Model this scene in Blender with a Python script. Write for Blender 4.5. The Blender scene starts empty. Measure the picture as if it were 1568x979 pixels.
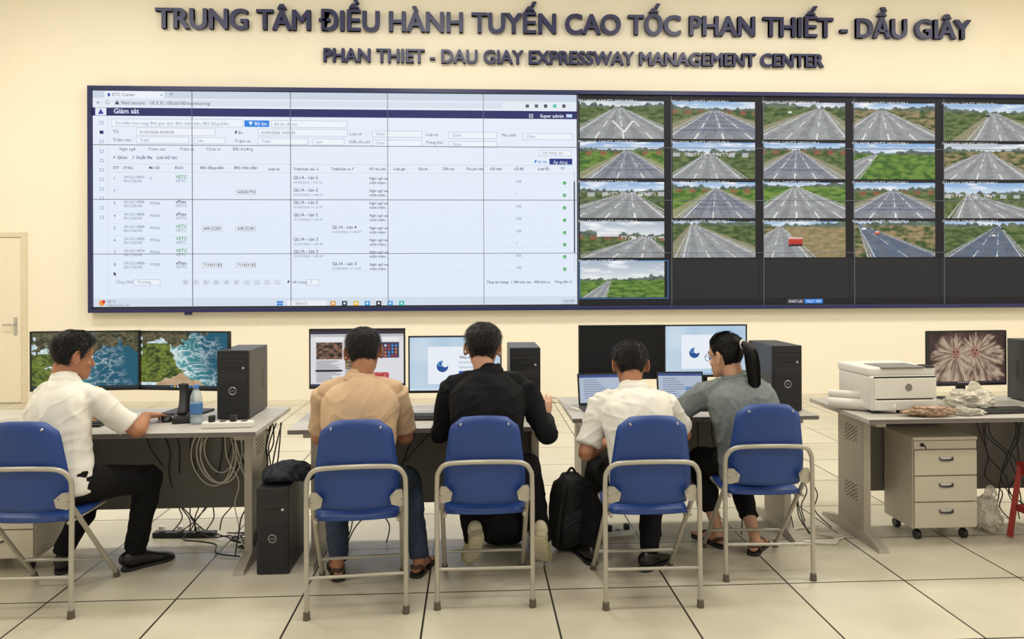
import bpy, bmesh, math, random
from mathutils import Vector, Matrix, noise
random.seed(7)
sc = bpy.context.scene
try:
    sc.view_settings.view_transform = 'Standard'
    sc.view_settings.look = 'None'
except Exception as e:
    print(e)
COL = sc.collection

# ------------------------------------------------------------------ helpers
def lin(c):
    c = c/255.0
    return c/12.92 if c <= 0.04045 else ((c+0.055)/1.055)**2.4
def S(r, g, b): return (lin(r), lin(g), lin(b))

def mat(name, col, rough=0.5, metal=0.0, nz=0.0, nscale=12.0, bump=0.0, bscale=150.0, emit=0.0,
        alpha=1.0, trans=0.0, coat=0.0, sheen=0.0, stretch=None, spec=0.5):
    m = bpy.data.materials.new(name); m.use_nodes = True
    nt = m.node_tree; N = nt.nodes; L = nt.links
    b = N['Principled BSDF']
    b.inputs['Base Color'].default_value = (*col, 1)
    b.inputs['Roughness'].default_value = rough
    b.inputs['Metallic'].default_value = metal
    b.inputs['Alpha'].default_value = alpha
    b.inputs['Transmission Weight'].default_value = trans
    b.inputs['Coat Weight'].default_value = coat
    b.inputs['Sheen Weight'].default_value = sheen
    b.inputs['Specular IOR Level'].default_value = spec
    tc = N.new('ShaderNodeTexCoord')
    src = tc.outputs['Object']
    if stretch:
        mp = N.new('ShaderNodeMapping'); mp.inputs['Scale'].default_value = stretch
        L.new(src, mp.inputs['Vector']); src = mp.outputs['Vector']
    if nz > 0:
        n = N.new('ShaderNodeTexNoise'); n.inputs['Scale'].default_value = nscale
        n.inputs['Detail'].default_value = 5
        L.new(src, n.inputs['Vector'])
        r = N.new('ShaderNodeValToRGB')
        r.color_ramp.elements[0].position = 0.3; r.color_ramp.elements[1].position = 0.7
        r.color_ramp.elements[0].color = (*[c*(1-nz) for c in col], 1)
        r.color_ramp.elements[1].color = (*[min(1, c*(1+nz)) for c in col], 1)
        L.new(n.outputs['Fac'], r.inputs['Fac']); L.new(r.outputs['Color'], b.inputs['Base Color'])
    if bump > 0:
        n2 = N.new('ShaderNodeTexNoise'); n2.inputs['Scale'].default_value = bscale
        n2.inputs['Detail'].default_value = 3
        L.new(src, n2.inputs['Vector'])
        bp = N.new('ShaderNodeBump'); bp.inputs['Strength'].default_value = bump
        bp.inputs['Distance'].default_value = 0.004
        L.new(n2.outputs['Fac'], bp.inputs['Height']); L.new(bp.outputs['Normal'], b.inputs['Normal'])
    if emit > 0:
        b.inputs['Emission Color'].default_value = (*col, 1)
        b.inputs['Emission Strength'].default_value = emit
    return m

def grp(name, loc=(0, 0, 0), rz=0.0):
    o = bpy.data.objects.new(name, None); COL.objects.link(o)
    o.empty_display_size = 0.1
    o.location = loc; o.rotation_euler = (0, 0, rz)
    return o

def mobj(name, V, F, m, parent=None, smooth=False, loc=None):
    me = bpy.data.meshes.new(name); me.from_pydata([tuple(v) for v in V], [], F); me.update()
    if isinstance(m, (list, tuple)):
        for x in m: me.materials.append(x)
    elif m: me.materials.append(m)
    if smooth: me.polygons.foreach_set('use_smooth', [True]*len(me.polygons))
    o = bpy.data.objects.new(name, me); COL.objects.link(o)
    if parent: o.parent = parent
    if loc: o.location = loc
    return o

def from_bm(name, bm, m, parent=None, smooth=False):
    bmesh.ops.recalc_face_normals(bm, faces=bm.faces[:])
    me = bpy.data.meshes.new(name); bm.to_mesh(me); bm.free()
    me.materials.append(m)
    if smooth: me.polygons.foreach_set('use_smooth', [True]*len(me.polygons))
    o = bpy.data.objects.new(name, me); COL.objects.link(o)
    if parent: o.parent = parent
    return o

def boxes(name, items, m, parent=None, bevel=0.0, seg=2, rot=None):
    bm = bmesh.new()
    for (x0, x1, y0, y1, z0, z1) in items:
        r = bmesh.ops.create_cube(bm, size=1.0)
        for v in r['verts']:
            v.co = Vector(((x0+x1)/2+v.co.x*(x1-x0), (y0+y1)/2+v.co.y*(y1-y0), (z0+z1)/2+v.co.z*(z1-z0)))
    if bevel > 0:
        bmesh.ops.bevel(bm, geom=bm.edges[:], offset=bevel, segments=seg, affect='EDGES', profile=0.5)
    if rot is not None:
        bmesh.ops.transform(bm, matrix=rot, verts=bm.verts[:])
    return from_bm(name, bm, m, parent, False)

def catmull(ctrl, n):
    if n <= 1: return [list(c) for c in ctrl]
    out = []
    P = [ctrl[0]]+list(ctrl)+[ctrl[-1]]
    for i in range(1, len(P)-2):
        for k in range(n):
            t = k/n; r = []
            for a, b, c, d in zip(P[i-1], P[i], P[i+1], P[i+2]):
                r.append(0.5*((2*b)+(-a+c)*t+(2*a-5*b+4*c-d)*t*t+(-a+3*b-3*c+d)*t**3))
            out.append(r)
    out.append(list(ctrl[-1]))
    return out

def add_tube(V, F, ctrl, side=(1, 0, 0), nseg=4, n=14, cap=0.6):
    """ctrl rows: (x,y,z,ra,rb); ra along side."""
    rows = catmull(ctrl, nseg)
    side = Vector(side)
    pts = [Vector(r[:3]) for r in rows]
    rings = []
    prev_a = None
    for i, r in enumerate(rows):
        T = (pts[min(i+1, len(pts)-1)]-pts[max(i-1, 0)])
        if T.length < 1e-9: T = Vector((0, 0, 1))
        T.normalize()
        s = side if prev_a is None else prev_a
        a = s-T*s.dot(T)
        if a.length < 1e-3:
            a = Vector((0, 1, 0.1))-T*Vector((0, 1, 0.1)).dot(T)
        a.normalize(); b = T.cross(a)
        prev_a = a
        rings.append((pts[i], T, a, b, max(r[3], 1e-4), max(r[4], 1e-4)))
    if cap > 0:
        p, T, a, b, ra, rb = rings[0]; c = min(ra, rb)*cap
        rings.insert(0, (p-T*c*0.7, T, a, b, ra*0.7, rb*0.7)); poleA = p-T*c
        p, T, a, b, ra, rb = rings[-1]; c = min(ra, rb)*cap
        rings.append((p+T*c*0.7, T, a, b, ra*0.7, rb*0.7)); poleB = p+T*c
    else:
        poleA = rings[0][0]; poleB = rings[-1][0]
    base = len(V)
    for (p, T, a, b, ra, rb) in rings:
        for k in range(n):
            an = 2*math.pi*k/n
            V.append(p+a*ra*math.cos(an)+b*rb*math.sin(an))
    for i in range(len(rings)-1):
        for k in range(n):
            k2 = (k+1) % n
            F.append((base+i*n+k, base+i*n+k2, base+(i+1)*n+k2, base+(i+1)*n+k))
    V.append(poleA); ia = len(V)-1; V.append(poleB); ib = len(V)-1
    for k in range(n):
        k2 = (k+1) % n
        F.append((ia, base+k2, base+k)); F.append((ib, base+(len(rings)-1)*n+k, base+(len(rings)-1)*n+k2))

def tube(name, pts, r, m, parent=None, nseg=5, n=10, smooth=True):
    V, F = [], []
    add_tube(V, F, [(*p, r, r) for p in pts], side=(0.3, 0.2, 0.93), nseg=nseg, n=n, cap=0.3)
    return mobj(name, V, F, m, parent, smooth)

def tubes(name, lst, m, parent=None, nseg=5, n=8):
    V, F = [], []
    for pts, r in lst:
        add_tube(V, F, [(*p, r, r) for p in pts], side=(0.31, 0.22, 0.92), nseg=nseg, n=n, cap=0.3)
    return mobj(name, V, F, m, parent, True)

def disc_cyl(V, F, c, axis, r0, r1, h, n=20):
    c = Vector(c); ax = Vector(axis).normalized()
    a = ax.orthogonal().normalized(); b = ax.cross(a)
    base = len(V)
    for (q, r) in ((c, r0), (c+ax*h, r1)):
        for k in range(n):
            an = 2*math.pi*k/n; V.append(q+a*r*math.cos(an)+b*r*math.sin(an))
    for k in range(n):
        k2 = (k+1) % n; F.append((base+k, base+k2, base+n+k2, base+n+k))
    F.append(tuple(base+k for k in reversed(range(n)))); F.append(tuple(base+n+k for k in range(n)))

def cyls(name, lst, m, parent=None, n=20, smooth=False):
    V, F = [], []
    for (c, ax, r0, r1, h) in lst: disc_cyl(V, F, c, ax, r0, r1, h, n)
    return mobj(name, V, F, m, parent, smooth)

def remeshed(name, V, F, voxel, m, parent, smooth=4, fold=0.0, fscale=(9, 9, 4), seed=0, post=None):
    o = mobj(name, V, F, m, None, True)
    md = o.modifiers.new('r', 'REMESH'); md.mode = 'VOXEL'; md.voxel_size = voxel; md.use_smooth_shade = True
    ms = o.modifiers.new('s', 'SMOOTH'); ms.factor = 0.5; ms.iterations = smooth
    dg = bpy.context.evaluated_depsgraph_get()
    me = bpy.data.meshes.new_from_object(o.evaluated_get(dg))
    o.modifiers.clear(); o.data = me
    if not me.materials: me.materials.append(m)
    if fold > 0:
        fs = Vector(fscale); off = Vector((seed*3.1, seed*1.7, seed*2.3))
        ns = [v.normal.copy() for v in me.vertices]
        for v, nn in zip(me.vertices, ns):
            p = Vector((v.co.x*fs.x, v.co.y*fs.y, v.co.z*fs.z))+off
            w = noise.noise(p*0.35)*1.2
            a = 1-abs(noise.noise(p+Vector((w, w, w*2))))*2.6
            b = noise.noise(p*1.8+Vector((w*2, 5, 1)))
            # a few long soft diagonal creases
            q = Vector(((v.co.x*.8+v.co.z)*5+w, v.co.y*3, (v.co.z-v.co.x*.6)*12+w*1.5))+off
            c = max(0.0, 1-abs(noise.noise(q))*4.0)
            v.co += nn*(fold*(a*0.7+b*0.35+c*c*0.5))
    if post:
        for v in me.vertices: v.co = post(v.co)
    me.polygons.foreach_set('use_smooth', [True]*len(me.polygons))
    o.parent = parent
    return o

# ------------------------------------------------------------------ painter for flat displays
def text_mesh(s, res=2, offset=0.0, extrude=0.0, align='LEFT'):
    cu = bpy.data.curves.new('t', 'FONT'); cu.body = s; cu.resolution_u = res; cu.offset = offset
    cu.extrude = extrude; cu.align_x = align
    o = bpy.data.objects.new('t', cu); COL.objects.link(o)
    bpy.context.view_layer.update()
    dg = bpy.context.evaluated_depsgraph_get()
    me = bpy.data.meshes.new_from_object(o.evaluated_get(dg))
    V = [v.co.copy() for v in me.vertices]; F = [tuple(p.vertices) for p in me.polygons]
    bpy.data.objects.remove(o); bpy.data.curves.remove(cu); bpy.data.meshes.remove(me)
    return V, F
_tc = {}
def tmesh(s, off):
    if (s, off) not in _tc: _tc[(s, off)] = text_mesh(s, 2, off)
    return _tc[(s, off)]

class Painter:
    def __init__(self, place, y0, step=0.0006):
        self.place = place; self.y0 = y0; self.V = []; self.F = []; self.C = []; self.step = step
    def v(self, X, Z, col, layer):
        self.V.append((X, self.y0-layer*self.step, Z)); self.C.append((*col, 1.0))
    def rect(self, x0, y0, x1, y1, col, layer=1, col2=None):
        X0, Z0 = self.place(x0, y0); X1, _ = self.place(x1, y0); _, Z1 = self.place(x0, y1)
        b = len(self.V)
        c2 = col2 or col
        self.v(X0, Z0, col, layer); self.v(X1, Z0, col, layer); self.v(X1, Z1, c2, layer); self.v(X0, Z1, c2, layer)
        self.F.append((b, b+1, b+2, b+3))
    def poly(self, pts, col, layer=1):
        b = len(self.V)
        for (x, y) in pts:
            X, Z = self.place(x, y); self.v(X, Z, col, layer)
        self.F.append(tuple(range(b, b+len(pts))))
    def ring(self, x, y, r, col, layer=1, n=24, a0=0, a1=360, w=None):
        X, Z = self.place(x, y); b = len(self.V)
        if w is None:
            for k in range(n):
                a = 2*math.pi*k/n; self.v(X+r*math.cos(a), Z+r*math.sin(a), col, layer)
            self.F.append(tuple(range(b, b+n)))
        else:
            for k in range(n+1):
                a = math.radians(a0+(a1-a0)*k/n)
                self.v(X+r*math.cos(a), Z+r*math.sin(a), col, layer)
                self.v(X+(r-w)*math.cos(a), Z+(r-w)*math.sin(a), col, layer)
            for k in range(n): self.F.append((b+2*k, b+2*k+1, b+2*k+3, b+2*k+2))
    def text(self, s, x, y, size, col, layer=3, off=0.0, center=False):
        V, F = tmesh(s, off); X, Z = self.place(x, y)
        if not V: return
        dx = -(max(v.x for v in V))*size/2 if center else 0
        b = len(self.V)
        for p in V: self.v(X+dx+p.x*size, Z+p.y*size, col, layer)
        for f in F: self.F.append(tuple(b+i for i in f))
    def image(self, x0, y0, x1, y1, f, nx, ny, layer=1):
        X0, Z0 = self.place(x0, y0); X1, _ = self.place(x1, y0); _, Z1 = self.place(x0, y1)
        b = len(self.V)
        for j in range(ny+1):
            for i in range(nx+1):
                u = i/nx; w = j/ny
                self.v(X0+(X1-X0)*u, Z0+(Z1-Z0)*w, f(u, w), layer)
        for j in range(ny):
            for i in range(nx):
                a = b+j*(nx+1)+i; self.F.append((a, a+1, a+nx+2, a+nx+1))
    def build(self, name, m, parent=None):
        o = mobj(name, self.V, self.F, m, parent)
        ca = o.data.color_attributes.new('Col', 'FLOAT_COLOR', 'POINT')
        flat = [c for q in self.C for c in q]
        ca.data.foreach_set('color', flat)
        return o

def screen_mat(name, strength=1.0):
    m = bpy.data.materials.new(name); m.use_nodes = True
    N = m.node_tree.nodes; L = m.node_tree.links; b = N['Principled BSDF']
    a = N.new('ShaderNodeAttribute'); a.attribute_name = 'Col'
    b.inputs['Base Color'].default_value = (0.01, 0.01, 0.01, 1); b.inputs['Roughness'].default_value = 0.5
    b.inputs['Specular IOR Level'].default_value = 0.2
    L.new(a.outputs['Color'], b.inputs['Emission Color']); b.inputs['Emission Strength'].default_value = strength
    return m
M_SCR = screen_mat('display_emission', 0.94)

def mix(a, b, t):
    t = max(0, min(1, t)); return tuple(x+(y-x)*t for x, y in zip(a, b))
def fbm(x, y, s=0.0, o=4):
    v = 0; a = 1; f = 1; t = 0
    for _ in range(o):
        v += a*noise.noise(Vector((x*f, y*f, s))); t += a; a *= 0.5; f *= 2.1
    return v/t

# ------------------------------------------------------------------ materials
m_wall = mat('wall_cream_paint', S(243, 235, 216), 0.75, nz=0.015, nscale=1.5, bump=0.05, bscale=60)
m_ceil = mat('ceiling_paint', S(240, 236, 225), 0.8, nz=0.01)
m_navy = mat('navy_letter_acrylic', S(46, 49, 90), 0.4, nz=0.04)
m_frame = mat('video_wall_frame', S(28, 34, 84), 0.35, nz=0.05)
m_blk = mat('black_plastic', S(24, 24, 26), 0.42, nz=0.1, nscale=30, bump=0.05)
m_blk2 = mat('black_plastic_matte', S(32, 32, 34), 0.6, nz=0.1, nscale=30)
m_gry = mat('grey_pc_metal', S(66, 66, 68), 0.45, metal=0.3, nz=0.06)
m_silver = mat('silver_logo_metal', S(190, 190, 192), 0.25, metal=0.9, nz=0.03)
m_tubem = mat('chair_grey_enamel', S(176, 170, 156), 0.32, metal=0.25, nz=0.04, nscale=8)
m_blue = mat('chair_blue_vinyl', S(27, 62, 130), 0.45, nz=0.07, nscale=6, bump=0.18, bscale=350)
m_rub = mat('grey_rubber', S(92, 84, 72), 0.7, nz=0.1)
m_desk = mat('desk_grey_laminate', S(180, 175, 166), 0.4, nz=0.04, nscale=30)
m_deskedge = mat('desk_edge_band', S(104, 100, 96), 0.5, nz=0.05)
m_leg = mat('desk_leg_steel', S(162, 154, 140), 0.4, metal=0.2, nz=0.04)
m_mod = mat('modesty_panel_grey', S(110, 106, 98), 0.6, nz=0.06)
m_ped = mat('cabinet_beige_enamel', S(198, 190, 172), 0.45, nz=0.03)
m_cabw = mat('white_cable', S(225, 220, 205), 0.5, nz=0.04)
m_cabb = mat('black_cable', S(22, 22, 24), 0.5, nz=0.08)
m_wht = mat('white_plastic', S(228, 225, 215), 0.4, nz=0.03)
m_dk = mat('dark_hole', S(10, 10, 10), 0.8, nz=0.1)
m_skin = mat('skin_tan', S(170, 117, 86), 0.5, nz=0.08, nscale=25, bump=0.08)
m_skin2 = mat('skin_light', S(196, 149, 120), 0.5, nz=0.06, nscale=25, bump=0.08)
m_hair = mat('black_hair', S(13, 11, 11), 0.5, nz=0.3, nscale=80, spec=.25)
m_hair2 = mat('black_hair_greying', S(24, 21, 20), 0.55, nz=0.4, nscale=80, spec=.25)
m_white_shirt = mat('white_shirt_cotton', S(222, 218, 208), 0.8, nz=0.02, bump=0.2, bscale=60, sheen=0.1)
m_beige = mat('tan_polo_knit', S(194, 163, 130), 0.85, nz=0.05, bump=0.25, bscale=90, sheen=0.1)
m_black = mat('black_jacket_cloth', S(20, 20, 23), 0.9, nz=0.15, bump=0.3, bscale=70, spec=.2)
m_denim = mat('grey_denim', S(112, 119, 119), 0.85, nz=0.16, nscale=40, bump=0.4, bscale=120)
m_pant = mat('black_trousers', S(19, 18, 20), 0.9, nz=0.1, bump=0.25, bscale=60, spec=.2)
m_jean = mat('blue_jeans', S(44, 56, 76), 0.85, nz=0.22, nscale=30, bump=0.35, bscale=120)
m_shoe = mat('black_leather', S(18, 16, 16), 0.35, nz=0.1)
m_snk = mat('cream_sneaker', S(226, 216, 186), 0.6, nz=0.06)
m_sole = mat('sneaker_sole_rubber', S(206, 196, 160), 0.7, nz=0.12, nscale=60, bump=0.4, bscale=160)
m_brn = mat('brown_sandal', S(66, 44, 32), 0.6, nz=0.1)
m_eye = mat('eye_white', S(235, 230, 225), 0.2, nz=0.02)
m_iris = mat('eye_iris', S(30, 18, 12), 0.15, nz=0.02)
m_lip = mat('lips', S(160, 90, 78), 0.45, nz=0.05)

def floor_mat():
    m = bpy.data.materials.new('floor_tile_cream'); m.use_nodes = True
    N = m.node_tree.nodes; L = m.node_tree.links; b = N['Principled BSDF']
    tc = N.new('ShaderNodeTexCoord'); sp = N.new('ShaderNodeSeparateXYZ'); L.new(tc.outputs['Object'], sp.inputs[0])
    outs = []
    cells = []
    for ax, off in (('X', 0.23), ('Y', -3.63)):
        a = N.new('ShaderNodeMath'); a.operation = 'ADD'; a.inputs[1].default_value = off+60; L.new(sp.outputs[ax], a.inputs[0])
        d = N.new('ShaderNodeMath'); d.operation = 'DIVIDE'; d.inputs[1].default_value = 0.6; L.new(a.outputs[0], d.inputs[0])
        fl = N.new('ShaderNodeMath'); fl.operation = 'FLOOR'; L.new(d.outputs[0], fl.inputs[0]); cells.append(fl)
        f = N.new('ShaderNodeMath'); f.operation = 'FRACT'; L.new(d.outputs[0], f.inputs[0])
        s = N.new('ShaderNodeMath'); s.operation = 'SUBTRACT'; s.inputs[1].default_value = 0.5; L.new(f.outputs[0], s.inputs[0])
        ab = N.new('ShaderNodeMath'); ab.operation = 'ABSOLUTE'; L.new(s.outputs[0], ab.inputs[0])
        g = N.new('ShaderNodeMath'); g.operation = 'GREATER_THAN'; g.inputs[1].default_value = 0.4925; L.new(ab.outputs[0], g.inputs[0])
        outs.append(g)
    mx = N.new('ShaderNodeMath'); mx.operation = 'MAXIMUM'; L.new(outs[0].outputs[0], mx.inputs[0]); L.new(outs[1].outputs[0], mx.inputs[1])
    cb = N.new('ShaderNodeCombineXYZ'); L.new(cells[0].outputs[0], cb.inputs[0]); L.new(cells[1].outputs[0], cb.inputs[1])
    wn = N.new('ShaderNodeTexWhiteNoise'); L.new(cb.outputs[0], wn.inputs['Vector'])
    nz = N.new('ShaderNodeTexNoise'); nz.inputs['Scale'].default_value = 2.2; nz.inputs['Detail'].default_value = 8
    L.new(tc.outputs['Object'], nz.inputs['Vector'])
    ad = N.new('ShaderNodeMath'); ad.operation = 'MULTIPLY_ADD'; ad.inputs[1].default_value = 0.25
    L.new(wn.outputs['Value'], ad.inputs[0]); L.new(nz.outputs['Fac'], ad.inputs[2])
    r = N.new('ShaderNodeValToRGB'); r.color_ramp.elements[0].position = 0.35; r.color_ramp.elements[1].position = 0.85
    r.color_ramp.elements[0].color = (*S(186, 178, 158), 1); r.color_ramp.elements[1].color = (*S(206, 200, 180), 1)
    L.new(ad.outputs[0], r.inputs['Fac'])
    mixn = N.new('ShaderNodeMix'); mixn.data_type = 'RGBA'
    L.new(mx.outputs[0], mixn.inputs[0]); L.new(r.outputs['Color'], mixn.inputs[6]); mixn.inputs[7].default_value = (*S(44, 38, 30), 1)
    L.new(mixn.outputs[2], b.inputs['Base Color'])
    b.inputs['Roughness'].default_value = 0.33
    return m
m_floor = floor_mat()

# ------------------------------------------------------------------ room
XL, XR, YB, YF, ZC = -7.2, 9.2, 9.4, -3.5, 5.5
boxes('floor', [(XL, XR, YF, YB, -0.1, 0)], m_floor)
boxes('ceiling', [(XL, XR, YF, YB, ZC, ZC+0.1)], m_ceil)
boxes('wall_back', [(XL, XR, YB, YB+0.15, 0, ZC)], m_wall)
boxes('wall_left', [(XL-0.15, XL, YF, YB+0.15, 0, ZC)], m_wall)
boxes('wall_right', [(XR, XR+0.15, YF, YB+0.15, 0, ZC)], m_wall)
dg_ = grp('door_1', (-6.0, YB, 0))
m_door = mat('door_cream_paint', S(238, 228, 206), 0.55, nz=0.02)
m_doorf = mat('door_frame_paint', S(222, 210, 184), 0.5, nz=0.02)
boxes('door_frame', [(-0.52, -0.46, -0.03, 0, 0, 2.1), (0.46, 0.52, -0.03, 0, 0, 2.1), (-0.46, 0.46, -0.03, 0, 2.04, 2.1)], m_doorf, dg_, 0.004)
boxes('door_leaf', [(-0.455, 0.455, -0.02, 0, 0.01, 2.035)], m_door, dg_, 0.003)
boxes('handle_plate', [(0.37, 0.41, -0.03, -0.02, 0.84, 1.06)], m_silver, dg_, 0.004)
tube('lever_handle', [(0.39, -0.03, 0.97), (0.39, -0.075, 0.97), (0.36, -0.08, 0.97), (0.27, -0.08, 0.965)], 0.011, m_silver, dg_)

# ------------------------------------------------------------------ lettering
def sign(name, s, x0, x1, zb, cap, parent):
    V, F = text_mesh(s, 4, 0.0, 0.5)
    mnx = min(v.x for v in V); mxx = max(v.x for v in V)
    capV, _ = text_mesh('H', 2, 0.0, 0)
    ch = max(v.y for v in capV)
    bw = 0.030
    k = (x1-x0-2*bw*.3)/(mxx-mnx+2*bw); kz = (cap-2*.012*.3)/ch
    out, fo = [], []
    for q, (dx, dy) in enumerate([(-1, -1), (-1, 1), (1, -1), (1, 1), (0, 0), (-1, 0), (1, 0), (0, 1), (0, -1)]):
        b = len(out)
        out += [Vector((x0+(v.x+bw+dx*bw-mnx)*k, YB-0.04-v.z*0.05-q*.00015, zb+v.y*kz+dy*.014*kz)) for v in V]
        fo += [tuple(b+i for i in f) for f in F]
    return mobj(name, out, fo, m_navy, parent)
sg = grp('wall_sign_lettering')
sign('title_vietnamese', 'TRUNG TÂM ĐIỀU HÀNH TUYẾN CAO TỐC PHAN THIẾT - DẦU GIÂY', -3.91, 6.53, 4.625, 0.25, sg)
sign('title_english', 'PHAN THIET - DAU GIAY EXPRESSWAY MANAGEMENT CENTER', -1.86, 4.56, 4.235, 0.17, sg)

# ------------------------------------------------------------------ video wall
VWY = 9.30
vw = grp('video_wall')
VX0, VX1, VZ0, VZ1 = -4.70, 7.36, 1.11, 3.89
boxes('cabinet', [(VX0, VX1, VWY+0.012, YB, VZ0, VZ1)], m_blk2, vw, 0.003)
fb = 0.05
boxes('outer_frame', [(VX0, VX1, VWY-0.02, VWY+0.02, VZ1-fb, VZ1), (VX0, VX1, VWY-0.02, VWY+0.02, VZ0, VZ0+fb),
                      (VX0, VX0+fb, VWY-0.02, VWY+0.02, VZ0+fb, VZ1-fb), (VX1-fb, VX1, VWY-0.02, VWY+0.02, VZ0+fb, VZ1-fb)], m_frame, vw, 0.003)
def vplace(x, y):
    d = x-135.0
    X = -4.70+0.007738*d+3.903e-7*d*d
    yt = 130+d*0.01047; h = 348-d*0.01605
    return X, 3.89-(y-yt)*2.78/h
P = Painter(vplace, VWY+0.008)
W_ = S(240, 246, 255); BG = S(226, 237, 252)
P.rect(142, 137, 884, 469, S(234, 242, 254), 0, S(228, 238, 255))
P.rect(142, 137, 884, 148, S(205, 216, 232), 1)
P.rect(160, 138, 252, 148, S(240, 246, 255), 2); P.rect(165, 141, 169, 146, S(50, 80, 190), 3)
P.rect(142, 148, 884, 161, S(232, 238, 248), 1)
P.rect(176, 151, 770, 160, S(220, 228, 242), 2)
DT = S(58, 66, 92); GT = S(120, 132, 160); BL = S(40, 110, 210); NV = S(30, 36, 100)
P.text('ETC Center', 172, 145.5, 0.055, DT); P.text('x', 246, 145.5, 0.055, DT); P.text('+', 260, 146, 0.07, DT)
P.text('←   ↻   ▲ Not secure   10.3.31.105/#100/monitoring', 147, 158, 0.062, DT)
for i, c in enumerate([S(90, 90, 100), S(90, 90, 100), S(60, 70, 80), S(80, 200, 160), S(80, 80, 90)]):
    P.rect(806+i*14, 153+6, 811+i*14, 158+6, c, 3)
P.rect(142, 163, 884, 175.5, NV, 2); P.rect(146, 163.5, 163, 175, S(235, 240, 252), 3)
P.poly([(150, 173), (154.5, 165), (159, 173)], S(40, 60, 170), 4)
P.text('Giám sát', 174, 172, 0.085, S(230, 235, 255), 4, 0.02)
P.text('Super admin', 828, 179, 0.06, S(230, 235, 255), 4, 0.02)
for i in range(3):
    for j in range(3): P.rect(811+i*2.4, 173.5+j*2.4, 812.5+i*2.4, 175+j*2.4, S(230, 235, 255), 4)
P.rect(868, 174, 877, 179, S(200, 220, 255), 4)
for i in range(11):
    y = 184+i*14.5
    P.rect(152.5, y, 158.5, y+5, NV if i == 1 else S(150, 170, 210), 3); P.rect(153.5, y+1, 157.5, y+4, W_ if i != 1 else NV, 4)
P.rect(165, 177, 165.6, 452, S(205, 215, 232), 2)
def field(x0, y0, x1, y1, t=None, c=GT):
    P.rect(x0, y0, x1, y1, S(170, 182, 205), 2); P.rect(x0+.6, y0+.6, x1-.6, y1-.6, S(242, 247, 255), 3)
    if t: P.text(t, x0+5, y1-3, 0.05, c, 4)
field(171, 180, 373, 192, 'Tìm kiếm theo etag, BKS giao dịch, BKS nhận diện, BKS đăng kiểm')
P.rect(375, 183, 413, 193, S(30, 130, 230), 3); P.text('▼ Bộ lọc', 381, 190.5, 0.058, W_, 4, 0.01)
field(416, 183, 533, 194, 'Bộ lọc đã lưu')
field(209, 194, 330, 206, '01/03/2026 00:00:00', DT); P.text('Từ', 173, 202, 0.055, DT)
field(396, 196, 533, 207, '01/03/2026 14:55:25', DT); P.text('Đến', 360, 204, 0.055, DT)
field(209, 208, 290, 218, 'Trạm'); field(298, 209, 346, 219, 'Làn'); P.text('Trạm vào', 173, 215, 0.055, DT)
field(396, 210, 472, 220, 'Trạm'); field(480, 211, 528, 221, 'Làn'); P.text('Trạm ra', 360, 217, 0.055, DT)
for (x, y, t) in ((536, 206, 'Loại vé'), (536, 218, 'Kiểu thu phí'), (653, 207, 'Loại xe'), (653, 219, 'Trạng thái'), (769, 208, 'Màu biển')):
    P.text(t, x, y, 0.05, DT)
for (x0, y0, x1) in ((571, 199, 647), (571, 213, 647), (688, 201, 762), (688, 215, 762), (802, 203, 878)):
    field(x0, y0, x1, y0+10, 'Chọn')
for (x, t) in ((178, 'Nghi ngờ'), (222, 'Trạm vào'), (270, 'Trạm ra'), (311, 'Chưa ra'), (352, 'Bất thường')):
    P.text(t, x+5, 229, 0.052, DT)
for (x, t) in ((172, '↗ Ghim'), (202, '⇩ Xuất file'), (240, 'Lưu bộ lọc')): P.text(t, x, 242, 0.055, NV, 3, 0.01)
field(826, 229, 876, 238, 'Lọc nâng cao'); P.text('Đặt lại', 819, 249, 0.055, BL); P.rect(842, 242, 877, 251, S(24, 46, 130), 3); P.text('Áp dụng', 848, 249.5, 0.052, W_, 4)
P.rect(168, 249, 880, 249.6, S(200, 210, 230), 2); P.rect(168, 262, 880, 262.5, S(200, 210, 230), 2)
for (x, t) in ((173, 'STT'), (189, 'ETAG'), (228, 'Mã GD'), (268, 'BOO'), (307, 'BKS đăng kiểm'), (359, 'BKS nhận diện'), (411, 'Loại xe'), (450, 'Trạm/Làn vào ↓'), (508, 'Trạm/Làn ra ↑'),
               (566, 'HT thu phí'), (603, 'Loại giá'), (641, 'Giá vé'), (678, 'Tiền nợ'), (714, 'Thu phí viên'), (751, 'Gđ viên'), (788, 'Lỗi BE'), (824, 'Loại lỗi'), (859, 'TT')):
    P.text(t, x, 257.5+(0 if x < 400 else 2), 0.046, DT, 3, 0.012)
rows = [273, 292, 311, 330, 349, 367.5, 386, 405]
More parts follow.
